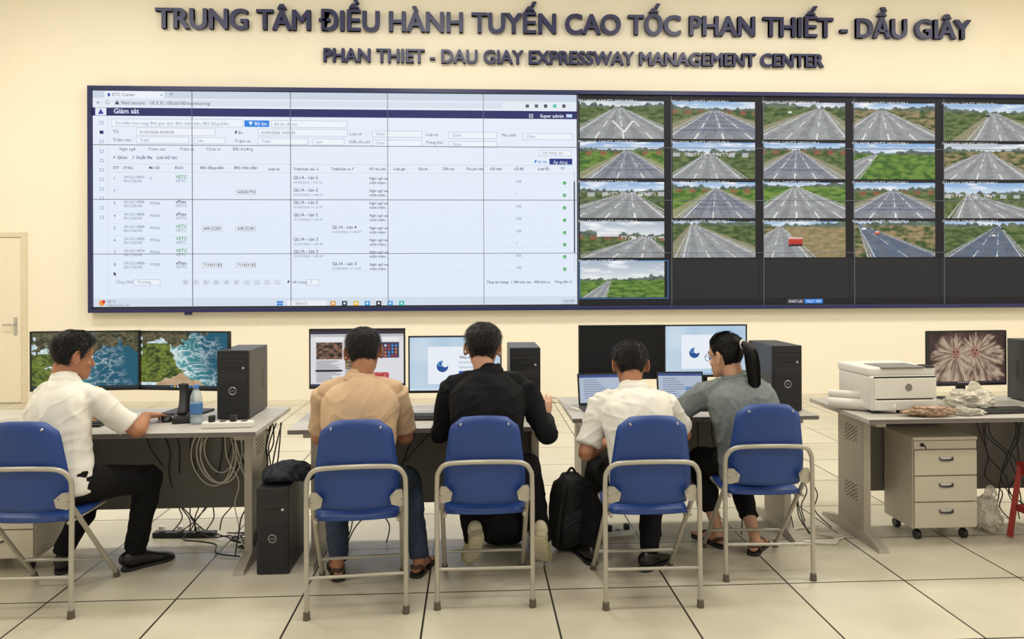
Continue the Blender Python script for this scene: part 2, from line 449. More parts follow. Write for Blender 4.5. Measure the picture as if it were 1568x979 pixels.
for i, y in enumerate(rows):
    P.text(str(i+1), 173.5, y+1, 0.05, DT)
    if i not in (1,):
        P.text('341621' + random.choice(['4888', '4894']), 189, y-1, 0.05, GT); P.text(random.choice(['D8000083', '001C6D45', '7299005', '84F3FE29']), 189, y+5, 0.05, GT)
        P.text(random.choice(['99266', '99275', '99285', '0']), 229, y+1, 0.05, GT)
        P.text('VETC' if i in (0, 4, 5, 6) else 'ePass', 269, y-1, 0.058, S(60, 160, 80) if i in (0, 4, 5, 6) else DT, 3, 0.01)
        P.text('VETC' if i in (0, 4, 5, 6) else 'VDTC', 269, y+5, 0.052, GT)
    if i in (4, 7):
        for xx in (309, 361):
            field(xx, y-4, xx+31, y+4); P.text('60K32281' if i == 4 else '71H03182', xx+2.5, y+2, 0.053, DT, 4, 0.01)
    if i == 1:
        field(361, y-3, 392, y+5); P.text('60K82793', 363.5, y+3, 0.053, DT, 4, 0.01)
    xx = 509 if i in (4, 7) else 450
    P.text('QL1A - Làn %d' % (4 if i == 4 else 3 if i == 7 else 2), xx, y+0, 0.054, DT, 3, 0.01); P.text('01/03/2026 11:%02d:%02d' % (random.randint(10, 59), random.randint(10, 59)), xx, y+7, 0.043, GT)
    P.text('Nghi ngờ xe', 566, y+1, 0.046, DT, 3, 0.01); P.text('vượt trạm..', 566, y+7.5, 0.046, DT, 3, 0.01)
    P.text(random.choice(['100', '202', '1', '100']), 790, y+6, 0.05, GT)
    P.ring(865, y+6.5, 0.022, S(50, 170, 76), 3, 16); P.poly([(863.5, y+6.5), (864.7, y+8), (867, y+5), (864.7, y+7)], W_, 4)
    P.rect(168, y+11, 876, y+11.4, S(214, 223, 240), 2)
P.rect(879, 262, 881, 418, S(214, 220, 235), 3); P.rect(879, 277, 881, 386, S(60, 66, 84), 4)
P.text('Tổng 2902', 176, 433, 0.05, GT); field(204, 427, 245, 436, '10 trang')
for k in range(10):
    P.rect(279+k*15.6, 427, 289+k*15.6, 435, S(214, 222, 238), 3); P.text(str(k) if k < 6 else '…', 282+k*15.6, 433.5, 0.048, GT, 4)
P.text('Đi tới trang', 440, 433, 0.05, DT); field(470, 427, 488, 436, '1', DT)
P.text('Tổng lưu lượng:  1.784 lượt vào - 908 lượt ra     Tổng tiền: 0', 745, 433, 0.043, DT, 3, 0.012)
P.rect(142, 456, 884, 469, S(214, 226, 240), 2)
P.text('33°C', 163, 463, 0.05, DT); P.text('Nắng nhiều nơi', 163, 468, 0.042, GT); P.ring(155, 463, 0.035, S(240, 150, 60), 3); P.ring(158, 461, 0.02, S(210, 40, 40), 4)
P.rect(424, 460, 433, 467, S(30, 130, 220), 3); P.rect(428.3, 460, 428.9, 467, S(214, 226, 240), 4); P.rect(424, 463.3, 433, 463.9, S(214, 226, 240), 4)
P.rect(440, 459.5, 500, 467.5, S(238, 243, 250), 3); P.text('Search', 452, 465.5, 0.055, GT, 4)
for k, c in enumerate([S(230, 160, 60), S(60, 60, 70), S(240, 190, 60), S(40, 150, 220), S(50, 50, 60), S(60, 160, 230), S(30, 190, 180)]):
    P.rect(506+k*17.5, 460, 514+k*17.5, 467, c, 3); P.ring(510+k*17.5, 463.5, 0.014, S(240, 245, 250), 4)
P.text('4:55 PM', 862, 462, 0.045, DT); P.text('3/1/2026', 860, 467.5, 0.045, DT)
P.poly([(173.5, 415), (173.5, 421), (175, 419.6), (176.4, 422), (177.2, 421.4), (176, 419), (178, 419)], S(20, 20, 20), 5)

# ---- right half: CCTV grid
P.rect(885.5, 137, 1586, 470, S(14, 15, 24), 0)
# per camera: horizon, vanishing x, road centre x at the bottom, half width, kind, lanes
CAMS = {0: (.86, .46, .52, .72, 'plain', 4), 1: (.80, .50, .62, .74, 'grid', 4), 2: (.88, .70, .46, .60, 'plain', 3), 3: (.84, .34, .44, .70, 'plain', 4), 4: (.78, .60, .86, .50, 'plain', 3),
        5: (.78, .56, .60, .50, 'grid', 3), 6: (.74, .44, .40, .44, 'gate', 3), 7: (.82, .40, .38, .55, 'grid', 4), 8: (.72, .30, -.28, .30, 'green', 2), 9: (.80, .52, .40, .66, 'plain', 4),
        10: (.74, .60, .30, .75, 'gate', 4), 11: (.84, .52, .66, .55, 'grid', 3), 12: (.90, .38, .54, .74, 'plain', 5), 13: (.80, .48, .52, .68, 'grid', 4), 14: (.70, .30, .74, .60, 'gate', 4),
        15: (.62, .78, .56, .55, 'gate', 3), 16: (.93, .24, .60, .50, 'plain', 3), 17: (.88, .20, .10, .46, 'verge', 2), 18: (.92, .06, .66, .42, 'road', 2), 19: (.88, .66, .50, .46, 'road', 3), 20: (.50, .36, .16, .12, 'green', 2)}
VEH = {16: [], 17: [(.30, .30, .17, .26, S(196, 56, 46))], 18: [(.10, .74, .05, .09, S(232, 232, 232)), (.26, .62, .06, .10, S(226, 96, 60))], 6: [(.40, .64, .05, .10, S(228, 230, 232))],
       15: [(.20, .55, .26, .16, S(232, 232, 234)), (.62, .50, .05, .06, S(210, 212, 214))], 4: [(.52, .64, .05, .09, S(60, 70, 84))], 10: [(.70, .60, .05, .06, S(230, 230, 230))], 14: [(.36, .55, .05, .06, S(220, 220, 224))],
       19: [(.58, .56, .05, .07, S(228, 228, 230)), (.70, .78, .03, .05, S(60, 64, 72))], 2: [(.30, .70, .05, .06, S(230, 230, 232))], 8: [(.18, .5, .05, .06, S(226, 228, 230))]}
def cctv(seed):
    r = random.Random(seed*13+5)
    h, vx, ub, wd, kind, lanes = CAMS[seed]
    tilt = r.uniform(-.05, .05)
    overcast = seed in (20, 15, 9, 2, 0)
    skyA = S(222, 228, 232) if overcast else S(206, 222, 238); skyB = S(160, 176, 194) if overcast else S(112, 162, 216)
    gA = S(52, 80, 38); gB = S(108, 122, 74)
    if seed in (17, 3, 9, 18): gB = S(160, 140, 104)
    if seed in (5, 8, 12, 20, 11): gA = S(56, 100, 38); gB = S(116, 146, 62)
    roadc = S(164, 167, 170) if kind != 'grid' else S(148, 152, 162)
    if kind == 'road': roadc = S(84, 102, 128)
    vs = VEH.get(seed, [])
    def f(u, v):
        hh = h+tilt*(u-.5)
        n = fbm(u*11, v*14, seed*3.3)
        for (x, y, w_, h_, c) in vs:
            if x < u < x+w_ and y < v < y+h_:
                if v < y+h_*.2: return S(26, 28, 32)
                if v < y+h_*.5 and (u-x)/w_ > .15: return mix(c, S(30, 34, 40), .25)
                return c if v < y+h_*.8 else mix(c, S(240, 240, 240), .5)
        hz = hh-0.03+0.13*abs(u-vx)+abs(fbm(u*9, 0.3, seed+9, 3))*0.22
        if v > hz:
            c = mix(skyA, skyB, (v-hh)/(1.02-hh)); return mix(c, S(246, 248, 250), fbm(u*3.5, v*8, seed)*2.4)
        if v > hh-0.03:
            return mix(mix(S(28, 44, 30), S(88, 110, 74), .45+n*2.0), S(150, 164, 168), .22)
        k = (hh-v)/hh
        cx = vx+(ub-vx)*k; hw = 0.012+wd*k
        q = (u-cx)/hw
        if kind == 'gate' and hh-.12 < v < hh-.02 and abs(u-vx) < .32:
            if v > hh-.05: return mix(S(216, 218, 222), S(150, 60, 54), 1 if (u*9) % 1 < .3 else 0)
            if (u*26) % 1 < .16: return S(206, 208, 210)
        if abs(q) < 1:
            c = mix(roadc, S(126, 128, 130), 0.25+n*0.9)
            lw = 2.0/lanes
            if abs(((q+1)/lw) % 1-.5) < .16: c = mix(c, S(96, 98, 102), .30)
            if kind == 'grid' and .12 < k < 0.85:
                if abs((math.log(k)*4.2) % 1-.5) < .10: c = mix(c, S(60, 72, 112), .6)
                if abs(((q+1)*4) % 1-.5) < .09: c = mix(c, S(80, 92, 124), .5)
            if seed == 0 and .45 < k < .8 and abs(abs(u-cx-.02)-(.8-k)*.35) < .012: c = S(240, 240, 238)
            for m_ in range(lanes+1):
                lq = -0.93+1.86*m_/lanes
                if abs(q-lq) < 0.014+.003/(k+.1):
                    if m_ in (0, lanes) or math.sin(9/(k+0.12)) > -0.35: c = mix(c, S(244, 244, 240), .8)
            return c
        aq = abs(q)
        if aq < 1.05: return mix(S(190, 188, 180), S(120, 120, 112), .5+n)
        if 1.10 < aq < 1.14: return S(196, 198, 200)
        g = mix(gA, gB, .5+n*2.2)
        if aq < 1.5 and kind in ('plain', 'grid') and seed % 3: g = mix(g, S(170, 158, 136), .6)
        if kind == 'verge' and q > 1.1: g = mix(g, S(170, 150, 108), .5)
        if kind in ('gate', 'grid') and v > hh-0.14 and aq > 1.7 and abs(((u*6+seed*.37) % 1)-.5) < .24: g = mix(g, S(150, 84, 70) if seed % 2 else S(206, 208, 212), .7)
        return g
    return f
cols = [(888.5, 1017.5), (1030.5, 1157), (1170, 1295), (1307.5, 1432.5), (1445.5, 1572)]
rws = [(153, 211), (216, 272), (277.5, 333), (338, 394), (399, 455)]
k = 0
for j, (ya, yb) in enumerate(rws):
    for i, (xa, xb) in enumerate(cols):
        _, Za = vplace(888, ya); _, Zb = vplace(888, yb)
        d = xa-135; yt = 130+d*0.01047; hh = 348-d*0.01605
        y_a = yt+(3.89-Za)*hh/2.78; y_b = yt+(3.89-Zb)*hh/2.78
        if j == 4 and i > 0:
            P.rect(xa-6, y_a-2, xb+5, y_b+2, S(30, 32, 38), 1); P.ring((xa+xb)/2, (y_a+y_b)/2, 0.06, S(38, 40, 46), 2, 24, 30, 330, 0.015)
            continue
        if j == 4: P.rect(xa-1, y_a-1, xb+6, y_b+2, S(60, 130, 200), 1); P.rect(xa, y_a, xb+5, y_b+1, S(14, 15, 24), 2)
        P.image(xa, y_b, xb, y_a, cctv(k), 128, 60, 3)
        P.text('P%02d.LAN%d_CAM PTZ_NKD(%d).MA.%d' % (k+1, 100+k, 14+k, k % 4+1), xa-2, y_a+1.5, 0.045, S(235, 235, 235), 5)
        k += 1
P.rect(1206, 457, 1231, 464, S(70, 74, 84), 2); P.rect(1232, 457, 1260, 464, S(40, 130, 220), 2)
P.text('PHÁT LẠI', 1208, 462.5, 0.042, W_, 3); P.text('TRỰC TIẾP', 1234, 462.5, 0.042, W_, 3)
P.build('screen_content', M_SCR, vw)
sm = []
mw = (VX1-VX0-2*fb)/10.0; mh = (VZ1-VZ0-2*fb)/4.0
for i in range(1, 10):
    x = VX0+fb+mw*i; sm.append((x-0.0034, x+0.0034, VWY-0.001, VWY+0.01, VZ0+fb, VZ1-fb))
for j in range(1, 4):
    z = VZ0+fb+mh*j; sm.append((VX0+fb, VX1-fb, VWY-0.001, VWY+0.01, z-0.0034, z+0.0034))
m_seam = mat('panel_seam', S(96, 104, 124), 0.5, nz=0.02)
boxes('module_seams', sm, m_seam, vw)
boxes('corner_dots', [(-3.55, -3.46, VWY-0.01, VWY+0.01, 1.075, 1.11)], m_frame, vw, 0.003)

# ------------------------------------------------------------------ folding chair
def chair(x, y, rz):
    g = grp('folding_chair', (x, y, 0), rz)
    R = 0.0115; hw = 0.222
    tube('rear_frame_hoop', [(-hw, -.235, .015), (-hw, -.23, .3), (-hw, -.225, .575), (-.212, -.232, .64), (-.175, -.25, .677), (-.09, -.262, .687), (0, -.266, .689),
                        (.09, -.262, .687), (.175, -.25, .677), (.212, -.232, .64), (hw, -.225, .575), (hw, -.23, .3), (hw, -.235, .015)], R, m_tubem, g, 5, 12)
    fl = []
    for s in (-1, 1):
        fl.append(([(s*.2, -.222, .535), (s*.2, -.19, .5), (s*.203, .02, .26), (s*.205, .235, .015)], R))
        fl.append(([(s*.188, -.19, .418), (s*.188, 0, .418), (s*.185, .15, .418), (s*.15, .175, .418)], .009))
    fl.append(([(-hw, -.233, .185), (0, -.233, .185), (hw, -.233, .185)], .008))
    fl.append(([(-.204, .125, .135), (0, .125, .135), (.204, .125, .135)], .008))
    fl.append(([(-.15, .175, .418), (0, .178, .418), (.15, .175, .418)], .009))
    tubes('front_legs_and_bars', fl, m_tubem, g, 5, 10)
    bm = bmesh.new(); nz_, nx_ = 16, 14
    def hwid(t):
        a = .192 if t < .35 else .192-.036*(t-.35)/.65
        if t < 0.12: a -= .02*(1-t/.12)**2
        if t > .80: a -= 0.05*((t-.80)/.20)**2.4
        return a
    grid = {}
    for side in (0, 1):
        for i in range(nz_+1):
            t = i/nz_; z = .475+.425*t
            for j in range(nx_+1):
                q = -1+2*j/nx_; xx = q*hwid(t)
                zz = z-(0.012*q*q if t > .9 else 0)
                yy = -.205-.05*t+.035*q*q
                e = min(1, (1-abs(q))*6, (1-t)*12+.15, t*12+.15); e = math.sqrt(max(e, 0))
                th = .004+.013*e
                grid[(side, i, j)] = bm.verts.new((xx, yy+(th if side else -th), zz))
    for i in range(nz_):
        for j in range(nx_):
            bm.faces.new([grid[(0, i, j)], grid[(0, i, j+1)], grid[(0, i+1, j+1)], grid[(0, i+1, j)]])
            bm.faces.new([grid[(1, i, j)], grid[(1, i+1, j)], grid[(1, i+1, j+1)], grid[(1, i, j+1)]])
    for i in range(nz_):
        for j in (0, nx_): bm.faces.new([grid[(0, i, j)], grid[(0, i+1, j)], grid[(1, i+1, j)], grid[(1, i, j)]])
    for j in range(nx_):
        for i in (0, nz_): bm.faces.new([grid[(0, i, j)], grid[(0, i, j+1)], grid[(1, i, j+1)], grid[(1, i, j)]])
    from_bm('backrest', bm, m_blue, g, True)
    bm = bmesh.new(); n = 12; grid = {}
    for side in (0, 1):
        for i in range(n+1):
            for j in range(n+1):
                a = -1+2*i/n; b = -1+2*j/n
                sx = a*math.sqrt(1-b*b*.22)*.2; sy = b*math.sqrt(1-a*a*.22)*.195
                e = math.sqrt(max(0, min(1, (1-max(abs(a), abs(b)))*4)))
                grid[(side, i, j)] = bm.verts.new((sx, sy-.005, (.452+.0-(.018*(1-e))-.006*(1-a*a)*(1-b*b)) if side else .424))
    for i in range(n):
        for j in range(n):
            bm.faces.new([grid[(1, i, j)], grid[(1, i+1, j)], grid[(1, i+1, j+1)], grid[(1, i, j+1)]])
            bm.faces.new([grid[(0, i, j)], grid[(0, i, j+1)], grid[(0, i+1, j+1)], grid[(0, i+1, j)]])
    for i in range(n):
        for q in (0, n):
            bm.faces.new([grid[(0, i, q)], grid[(0, i+1, q)], grid[(1, i+1, q)], grid[(1, i, q)]])
            bm.faces.new([grid[(0, q, i)], grid[(0, q, i+1)], grid[(1, q, i+1)], grid[(1, q, i)]])
    from_bm('seat', bm, m_blue, g, True)
    V, F = [], []
    for s in (-1, 1):
        pr = [(s*.205, .565), (s*.222, .51), (s*.20, .488), (s*.158, .502), (s*.150, .54), (s*.178, .566)]
        b = len(V)
        for (px, pz) in pr: V.append((px, -.240+.02*((abs(px)-.15)/.07), pz))
        for (px, pz) in pr: V.append((px, -.226+.02*((abs(px)-.15)/.07), pz))
        F.append(tuple(range(b, b+6))); F.append(tuple(reversed(range(b+6, b+12))))
        for q in range(6): F.append((b+q, b+(q+1) % 6, b+6+(q+1) % 6, b+6+q))
    mobj('hinge_brackets', V, F, m_tubem, g)
    cyls('bolts', [((s*.165, -.236, .54), (0, -1, 0), .006, .004, .008) for s in (-1, 1)]+[((s*.11, -.258, .862), (0, -1, 0), .007, .005, .008) for s in (-1, 1)], m_silver, g, 12)
    cyls('rubber_feet', [((s*hw, -.235, 0), (0, 0, 1), .017, .015, .035) for s in (-1, 1)]+[((s*.205, .235, 0), (0, -.3, 1), .017, .015, .035) for s in (-1, 1)], m_rub, g, 14)
    return g
chair(-2.05, 3.69, 0.0)
chair(-.555, 3.63, math.radians(5))
chair(.05, 3.68, 0.0)
chair(.83, 3.63, 0.0)
chair(1.50, 3.90, math.radians(-2))

# ------------------------------------------------------------------ desks
def desk(x0, x1, y0, y1, legs=(1, 1)):
    cx = (x0+x1)/2; w = (x1-x0)/2; d = y1-y0
    g = grp('office_desk', (cx, y0, 0))
    boxes('table_top', [(-w, w, 0, d, .724, .75)], m_desk, g, .004)
    boxes('edge_band', [(-w+.003, w-.003, -.0015, .01, .727, .747)], m_deskedge, g)
    boxes('modesty_panel', [(-w+.1, w-.1, d-.2, d-.182, .2, .70)], m_mod, g, .002)
    for s in (-1, 1):
        xx = s*(w-.1)
        nm = 'leg_%d' % (1 if s < 0 else 2)
        boxes(nm, [(xx-.022, xx+.022, .2, .5, .04, .70), (xx-.03, xx+.03, .05, d-.05, .695, .724)], m_leg, g, .004)
        V = [(xx-.03, .02, 0), (xx+.03, .02, 0), (xx+.03, d-.02, 0), (xx-.03, d-.02, 0),
             (xx-.028, .03, .022), (xx+.028, .03, .022), (xx+.028, d-.03, .022), (xx-.028, d-.03, .022),
             (xx-.022, .2, .06), (xx+.022, .2, .06), (xx+.022, .5, .06), (xx-.022, .5, .06)]
        F = [(3, 2, 1, 0), (0, 1, 5, 4), (2, 3, 7, 6), (1, 2, 6, 5), (3, 0, 4, 7), (4, 5, 9, 8), (8, 9, 10, 11), (10, 6, 7, 11), (5, 6, 10, 9), (7, 4, 8, 11)]
        mobj('foot_%d' % (1 if s < 0 else 2), V, F, m_leg, g)
        hl = []
        for a in range(9):
            for b in range(8):
                if (a+b) % 2: continue
                for (zz) in (.60, .26):
                    for sd in (-1, 1):
                        hl.append(((xx+sd*.0225, .28+b*.018, zz+a*.011-.04), (sd, 0, 0), .0045, .0045, .0006))
        cyls('perforations_%d' % (1 if s < 0 else 2), hl, m_dk, g, 8)
    return g
desk(-2.82, -1.12, 3.87, 4.60)
desk(-.97, .44, 3.90, 4.62)
desk(.55, 1.96, 4.10, 4.82)
desk(2.17, 3.75, 3.96, 4.68)

def pedestal(x0, x1, y0, y1):
    cx = (x0+x1)/2; w = (x1-x0)/2; d = y1-y0
    g = grp('mobile_pedestal_cabinet', (cx, y0, 0))
    boxes('carcass', [(-w, w, .012, d, .07, .60)], m_ped, g, .005)
    boxes('top_cap', [(-w-.004, w+.004, 0, d, .585, .605)], m_ped, g, .004)
    boxes('lock_rail', [(-w+.003, w-.003, 0, .014, .535, .583)], m_ped, g, .002)
    zz = [(.08, .225), (.232, .377), (.384, .53)]
    for i, (a, b) in enumerate(zz):
        boxes('drawer_%d' % (i+1), [(-w+.004, w-.004, -.006, .014, a, b)], m_ped, g, .003)
        boxes('handle_recess_%d' % (i+1), [(-.045, .045, -.0075, -.004, (a+b)/2+.01, (a+b)/2+.035)], m_silver, g, .003)
        tube('handle_%d' % (i+1), [(-.04, -.008, (a+b)/2+.03), (-.03, -.014, (a+b)/2+.015), (.03, -.014, (a+b)/2+.015), (.04, -.008, (a+b)/2+.03)], .004, m_gry, g, 4, 8)
    cyls('lock', [((-w+.05, 0, .56), (0, -1, 0), .011, .01, .008)], m_blk, g)
    tube('key', [(-w+.05, -.008, .56), (-w+.05, -.03, .56), (-w+.052, -.035, .545)], .004, m_blk, g, 3, 6)
    cs = []
    for sx in (-1, 1):
        for yy in (.05, d-.05):
            cs.append(((sx*(w-.05)-.014, yy, .026), (1, 0, 0), .026, .026, .028))
            cs.append(((sx*(w-.05), yy+.01, .05), (0, 0, 1), .012, .02, .022))
    cyls('castors', cs, m_blk, g, 16)
    return g
pedestal(2.54, 2.92, 4.15, 4.46)
pedestal(-2.68, -2.30, 4.0, 4.38)

# ------------------------------------------------------------------ electronics
def pc_tower(x, y, z, w=.175, d=.37, h=.385, rz=0, name='desktop_computer_tower'):
    g = grp(name, (x, y, z), rz)
    boxes('case', [(-w/2, w/2, .012, d, .006, h)], m_gry, g, .004)
    boxes('front_bezel', [(-w/2, w/2, -.004, .014, .004, h+.002)], m_blk, g, .006, 3)
    boxes('front_grille_frame', [(-w/2+.012, w/2-.012, -.007, -.002, .02, h*.66)], m_blk2, g, .002)
    sl = [(-w/2+.018, w/2-.018, -.0085, -.006, .03+i*.012, .034+i*.012) for i in range(int((h*.6-.03)/.012))]
    boxes('front_grille_slats', sl, m_blk, g)
    boxes('optical_drive', [(-w/2+.015, w/2-.015, -.0065, -.002, h*.90, h*.93), (-w/2+.015, w/2-.015, -.0065, -.002, h*.83, h*.87)], m_blk2, g, .001)
    boxes('usb_ports', [(-.03+i*.018, -.018+i*.018, -.0075, -.003, h*.75, h*.762) for i in range(4)], m_dk, g)
    cyls('power_button', [((w/2-.03, -.004, h*.75), (0, -1, 0), .008, .007, .004)], m_silver, g)
    V, F = [], []
    pts = [(.020*math.cos(a*math.pi/10), -.0092, h*.42+.020*math.sin(a*math.pi/10)) for a in range(21)]
    add_tube(V, F, [(*p, .0022, .0022) for p in pts], (0, 1, 0), 1, 6, .1)
    for q in range(4): add_tube(V, F, [(-.011+q*.0065, -.0092, h*.42-.006, .0012, .0012), (-.009+q*.0065, -.0092, h*.42+.006, .0012, .0012)], (0, 1, 0), 1, 6, .1)
    mobj('badge', V, F, m_silver, g)
    boxes('side_handle', [(s*w/2-.001, s*w/2+.001, d*.72, d*.8, h*.35, h*.65) for s in (-1, 1)], m_blk, g)
    boxes('rear_io', [(-w/2+.02, w/2-.02, d-.001, d+.002, .05, h-.05)], m_dk, g)
    boxes('feet', [(sx*(w/2-.03)-.012, sx*(w/2-.03)+.012, yy, yy+.03, 0, .008) for sx in (-1, 1) for yy in (.03, d-.06)], m_rub, g)
    return g
pc_tower(-1.34, 4.20, .75)
pc_tower(.295, 4.22, .75)
pc_tower(1.825, 4.22, .75)
pc_tower(3.52, 4.22, .75)
pc_tower(-1.045, 3.90, 0, .165, .45, .45)

def monitor(x, y, zc, w, h, rz, paint, body=m_blk, name='computer_monitor'):
    g = grp(name, (x, y, .75), rz); c = zc-.75
    b = .008
    boxes('bezel', [(-w/2, w/2, -.012, .008, c+h/2-b, c+h/2), (-w/2, w/2, -.012, .008, c-h/2, c-h/2+b*1.8),
                    (-w/2, -w/2+b, -.012, .008, c-h/2, c+h/2), (w/2-b, w/2, -.012, .008, c-h/2, c+h/2)], body, g, .001)
    boxes('back_shell', [(-w/2, w/2, -.006, .022, c-h/2, c+h/2), (-w/4, w/4, .02, .045, c-h/4, c+h/5)], body, g, .004)
    boxes('stand_neck', [(-.028, .028, .042, .066, .01, c+.02)], body, g, .004)
    boxes('stand_base', [(-.12, .12, -.06, .13, 0, .012)], body, g, .005)
    p = Painter(lambda u, v: ((u-.5)*(w-2*b), c+.0035+(v-.5)*(h-2.8*b)), -.0068, .0004)
    paint(p, w); p.build('screen_content', M_SCR, g)
    return g

def ocean(seed):
    def f(u, v):
        n = fbm(u*4.5, v*3.2, seed, 5); n2 = fbm(u*9+n*2, v*9, seed+3, 5); n3 = fbm(u*26, v*22, seed+7, 3)
        if seed == 1:
            shore = .30-.05*v+n*.55
            land = u < shore-.10*v and v < .62
            rock = v > .80+n*.6-.12*(u < .5)
            sand = False
        else:
            shore = .34+.20*(1-v)+n*.4
            land = u < shore-.02 and .10 < v < .80
            rock = v >= .80+n*.4 and u < .60+n*.5
            sand = v < .26-.9*abs(u-.48)+n*.25
        if rock: return mix(S(46, 50, 38), S(110, 104, 76), .5+n3*1.6+n2)
        if sand: return mix(S(206, 178, 146), S(170, 138, 106), .5+n2)
        if land: return mix(S(36, 60, 26), S(122, 136, 58), .5+n3*1.3+n2*1.3)
        d = max(0, u-shore)
        c = mix(S(86, 168, 168), S(26, 88, 112), d*2.2+.2+n)
        foam = max(0, 1-abs(n2)*9)*max(0, 1.15-d*1.9)+max(0, 1-d*16)*.6
        return mix(c, S(222, 236, 238), foam)
    return f
def paint_ocean(seed):
    def pf(p, w):
        p.image(0, 0, 1, 1, ocean(seed), 150, 88, 0)
        p.rect(0, 0, 1, .045, S(40, 52, 60), 1)
        for i in range(8): p.rect(.36+i*.035, .01, .38+i*.035, .036, [S(60, 150, 230), S(230, 200, 90), S(220, 230, 240)][i % 3], 2)
        for i in range(3): p.rect(.015, .86-i*.13, .04, .92-i*.13, S(200, 215, 230), 2)
    return pf
def paint_login(p, w):
    p.image(0, 0, 1, 1, lambda u, v: mix(S(166, 198, 224), S(206, 222, 236), .5+fbm(u*2, v*2, 5, 2)*1.5), 12, 8, 0)
    p.rect(.20, .12, .80, .82, S(236, 242, 250), 1)
    p.ring(.36, .45, w*.062, S(40, 80, 150), 2); p.ring(.39, .50, w*.038, S(236, 242, 250), 3); p.ring(.34, .50, w*.03, S(110, 170, 220), 4, 20, 20, 320, w*.012)
    p.text('Đăng nhập', .55, .60, .018, S(30, 50, 110), 3, .02)
    p.rect(.54, .50, .74, .54, S(205, 216, 230), 3); p.rect(.54, .41, .74, .45, S(205, 216, 230), 3); p.rect(.54, .31, .74, .36, S(40, 100, 190), 3)
    p.rect(0, 0, 1, .045, S(205, 222, 236), 2)
    for i in range(7): p.rect(.38+i*.035, .01, .4+i*.035, .036, S(70, 120, 190), 3)
def paint_news(p, w):
    r = random.Random(3)
    p.rect(0, 0, 1, 1, S(222, 222, 228), 0); p.rect(0, .93, 1, 1, S(60, 50, 60), 1); p.rect(0, .88, 1, .93, S(190, 190, 196), 1)
    p.rect(.05, .80, .95, .87, S(236, 236, 238), 1); p.text('Tin tức', .42, .82, .022, S(40, 40, 50), 2, .02)
    p.image(.06, .48, .34, .78, lambda u, v: mix(S(30, 30, 34), S(150, 110, 90), .4+fbm(u*6, v*6, 2)*2), 24, 20, 2)
    p.image(.37, .52, .66, .78, lambda u, v: mix(S(70, 60, 50), S(200, 180, 150), .4+fbm(u*8, v*6, 8)*2), 24, 20, 2)
    for (a, b) in ((.37, .3), (.54, .3)):
        p.image(a, b, a+.14, b+.16, lambda u, v, a=a: mix(S(40, 50, 60), S(190, 160, 120), .4+fbm(u*5, v*5, a*9)*2), 14, 12, 2)
    p.image(.62, .06, .84, .24, lambda u, v: mix(S(170, 30, 40), S(240, 160, 160), .4+fbm(u*5, v*5, 4)*2), 14, 12, 2)
    p.rect(.74, .50, .95, .78, S(60, 66, 90), 2)
    for i in range(5):
        for j in range(4): p.rect(.755+i*.038, .52+j*.06, .775+i*.038, .555+j*.06, r.choice([S(230, 120, 60), S(80, 150, 230), S(230, 230, 235), S(190, 60, 60)]), 3)
    for i in range(22):
        y = .45-i*.018
        p.rect(.06, y, .06+r.uniform(.15, .27), y+.007, S(90, 90, 100), 2)
    for i in range(12): p.rect(.37, .28-i*.018, .37+r.uniform(.1, .22), .287-i*.018, S(110, 110, 120), 2)
    p.rect(.05, .26, .34, .29, S(30, 30, 40), 3); p.rect(0, 0, 1, .04, S(60, 70, 90), 2)
def monkeys(u, v):
    n = fbm(u*4, v*3, 11, 4)
    c = mix(S(50, 36, 36), S(84, 62, 56), .5+n*1.5)
    for (cx, cy, rx, ry, fx, fy) in ((.68, .36, .30, .62, .60, .60), (.28, .36, .27, .58, .35, .58)):
        a = math.atan2((v-fy)*.6, u-fx); rad = math.hypot(u-fx, (v-fy)*.6)
        fur = fbm(a*7, rad*7, cx*9, 3)           # hairs radiate from each face
        d = ((u-cx)/rx)**2+((v-cy)/ry)**2
        if d < 1.05+fur*.9:
            c = mix(c, mix(S(104, 82, 68), S(188, 166, 144), .5+fur*1.9-rad*.5+.1), min(1, (1.1+fur-d)*2.2))
    for (cx, cy, sx) in ((.35, .58, .058), (.60, .60, .060)):
        d = ((u-cx)/sx)**2+((v-cy)/(sx*2.1))**2
        if d < 1.15:
            c = mix(c, S(160, 116, 100), min(1, (1.15-d)*2.0))
            if (abs(u-cx)-.024)**2+((v-cy-.035)*.6)**2 < .00012: c = S(36, 24, 22)
            if abs(u-cx) < .014 and abs(v-cy+.02) < .014: c = S(104, 66, 58)
            if abs(u-cx) < .026 and abs(v-cy+.066) < .008: c = S(86, 50, 46)
    return c
def paint_monkeys(p, w):
    p.image(0, 0, 1, 1, monkeys, 150, 88, 0); p.rect(0, 0, 1, .04, S(60, 50, 56), 1)
    for i in range(8): p.rect(.38+i*.03, .01, .395+i*.03, .032, S(200, 180, 190), 2)
def paint_off(p, w): p.rect(0, 0, 1, 1, S(12, 12, 13), 0)
monitor(-2.24, 4.40, 1.065, .60, .345, math.radians(3), paint_ocean(1))
monitor(-1.685, 4.40, 1.06, .565, .345, math.radians(-10), paint_ocean(2))
monitor(-.68, 4.38, 1.066, .556, .35, math.radians(0), paint_news)
monitor(-.11, 4.44, 1.02, .556, .34, math.radians(0), paint_login)
monitor(.925, 4.60, 1.066, .535, .34, 0, paint_off)
monitor(1.462, 4.60, 1.07, .53, .33, 0, paint_login)
monitor(3.10, 4.50, 1.02, .535, .345, math.radians(4), paint_monkeys)

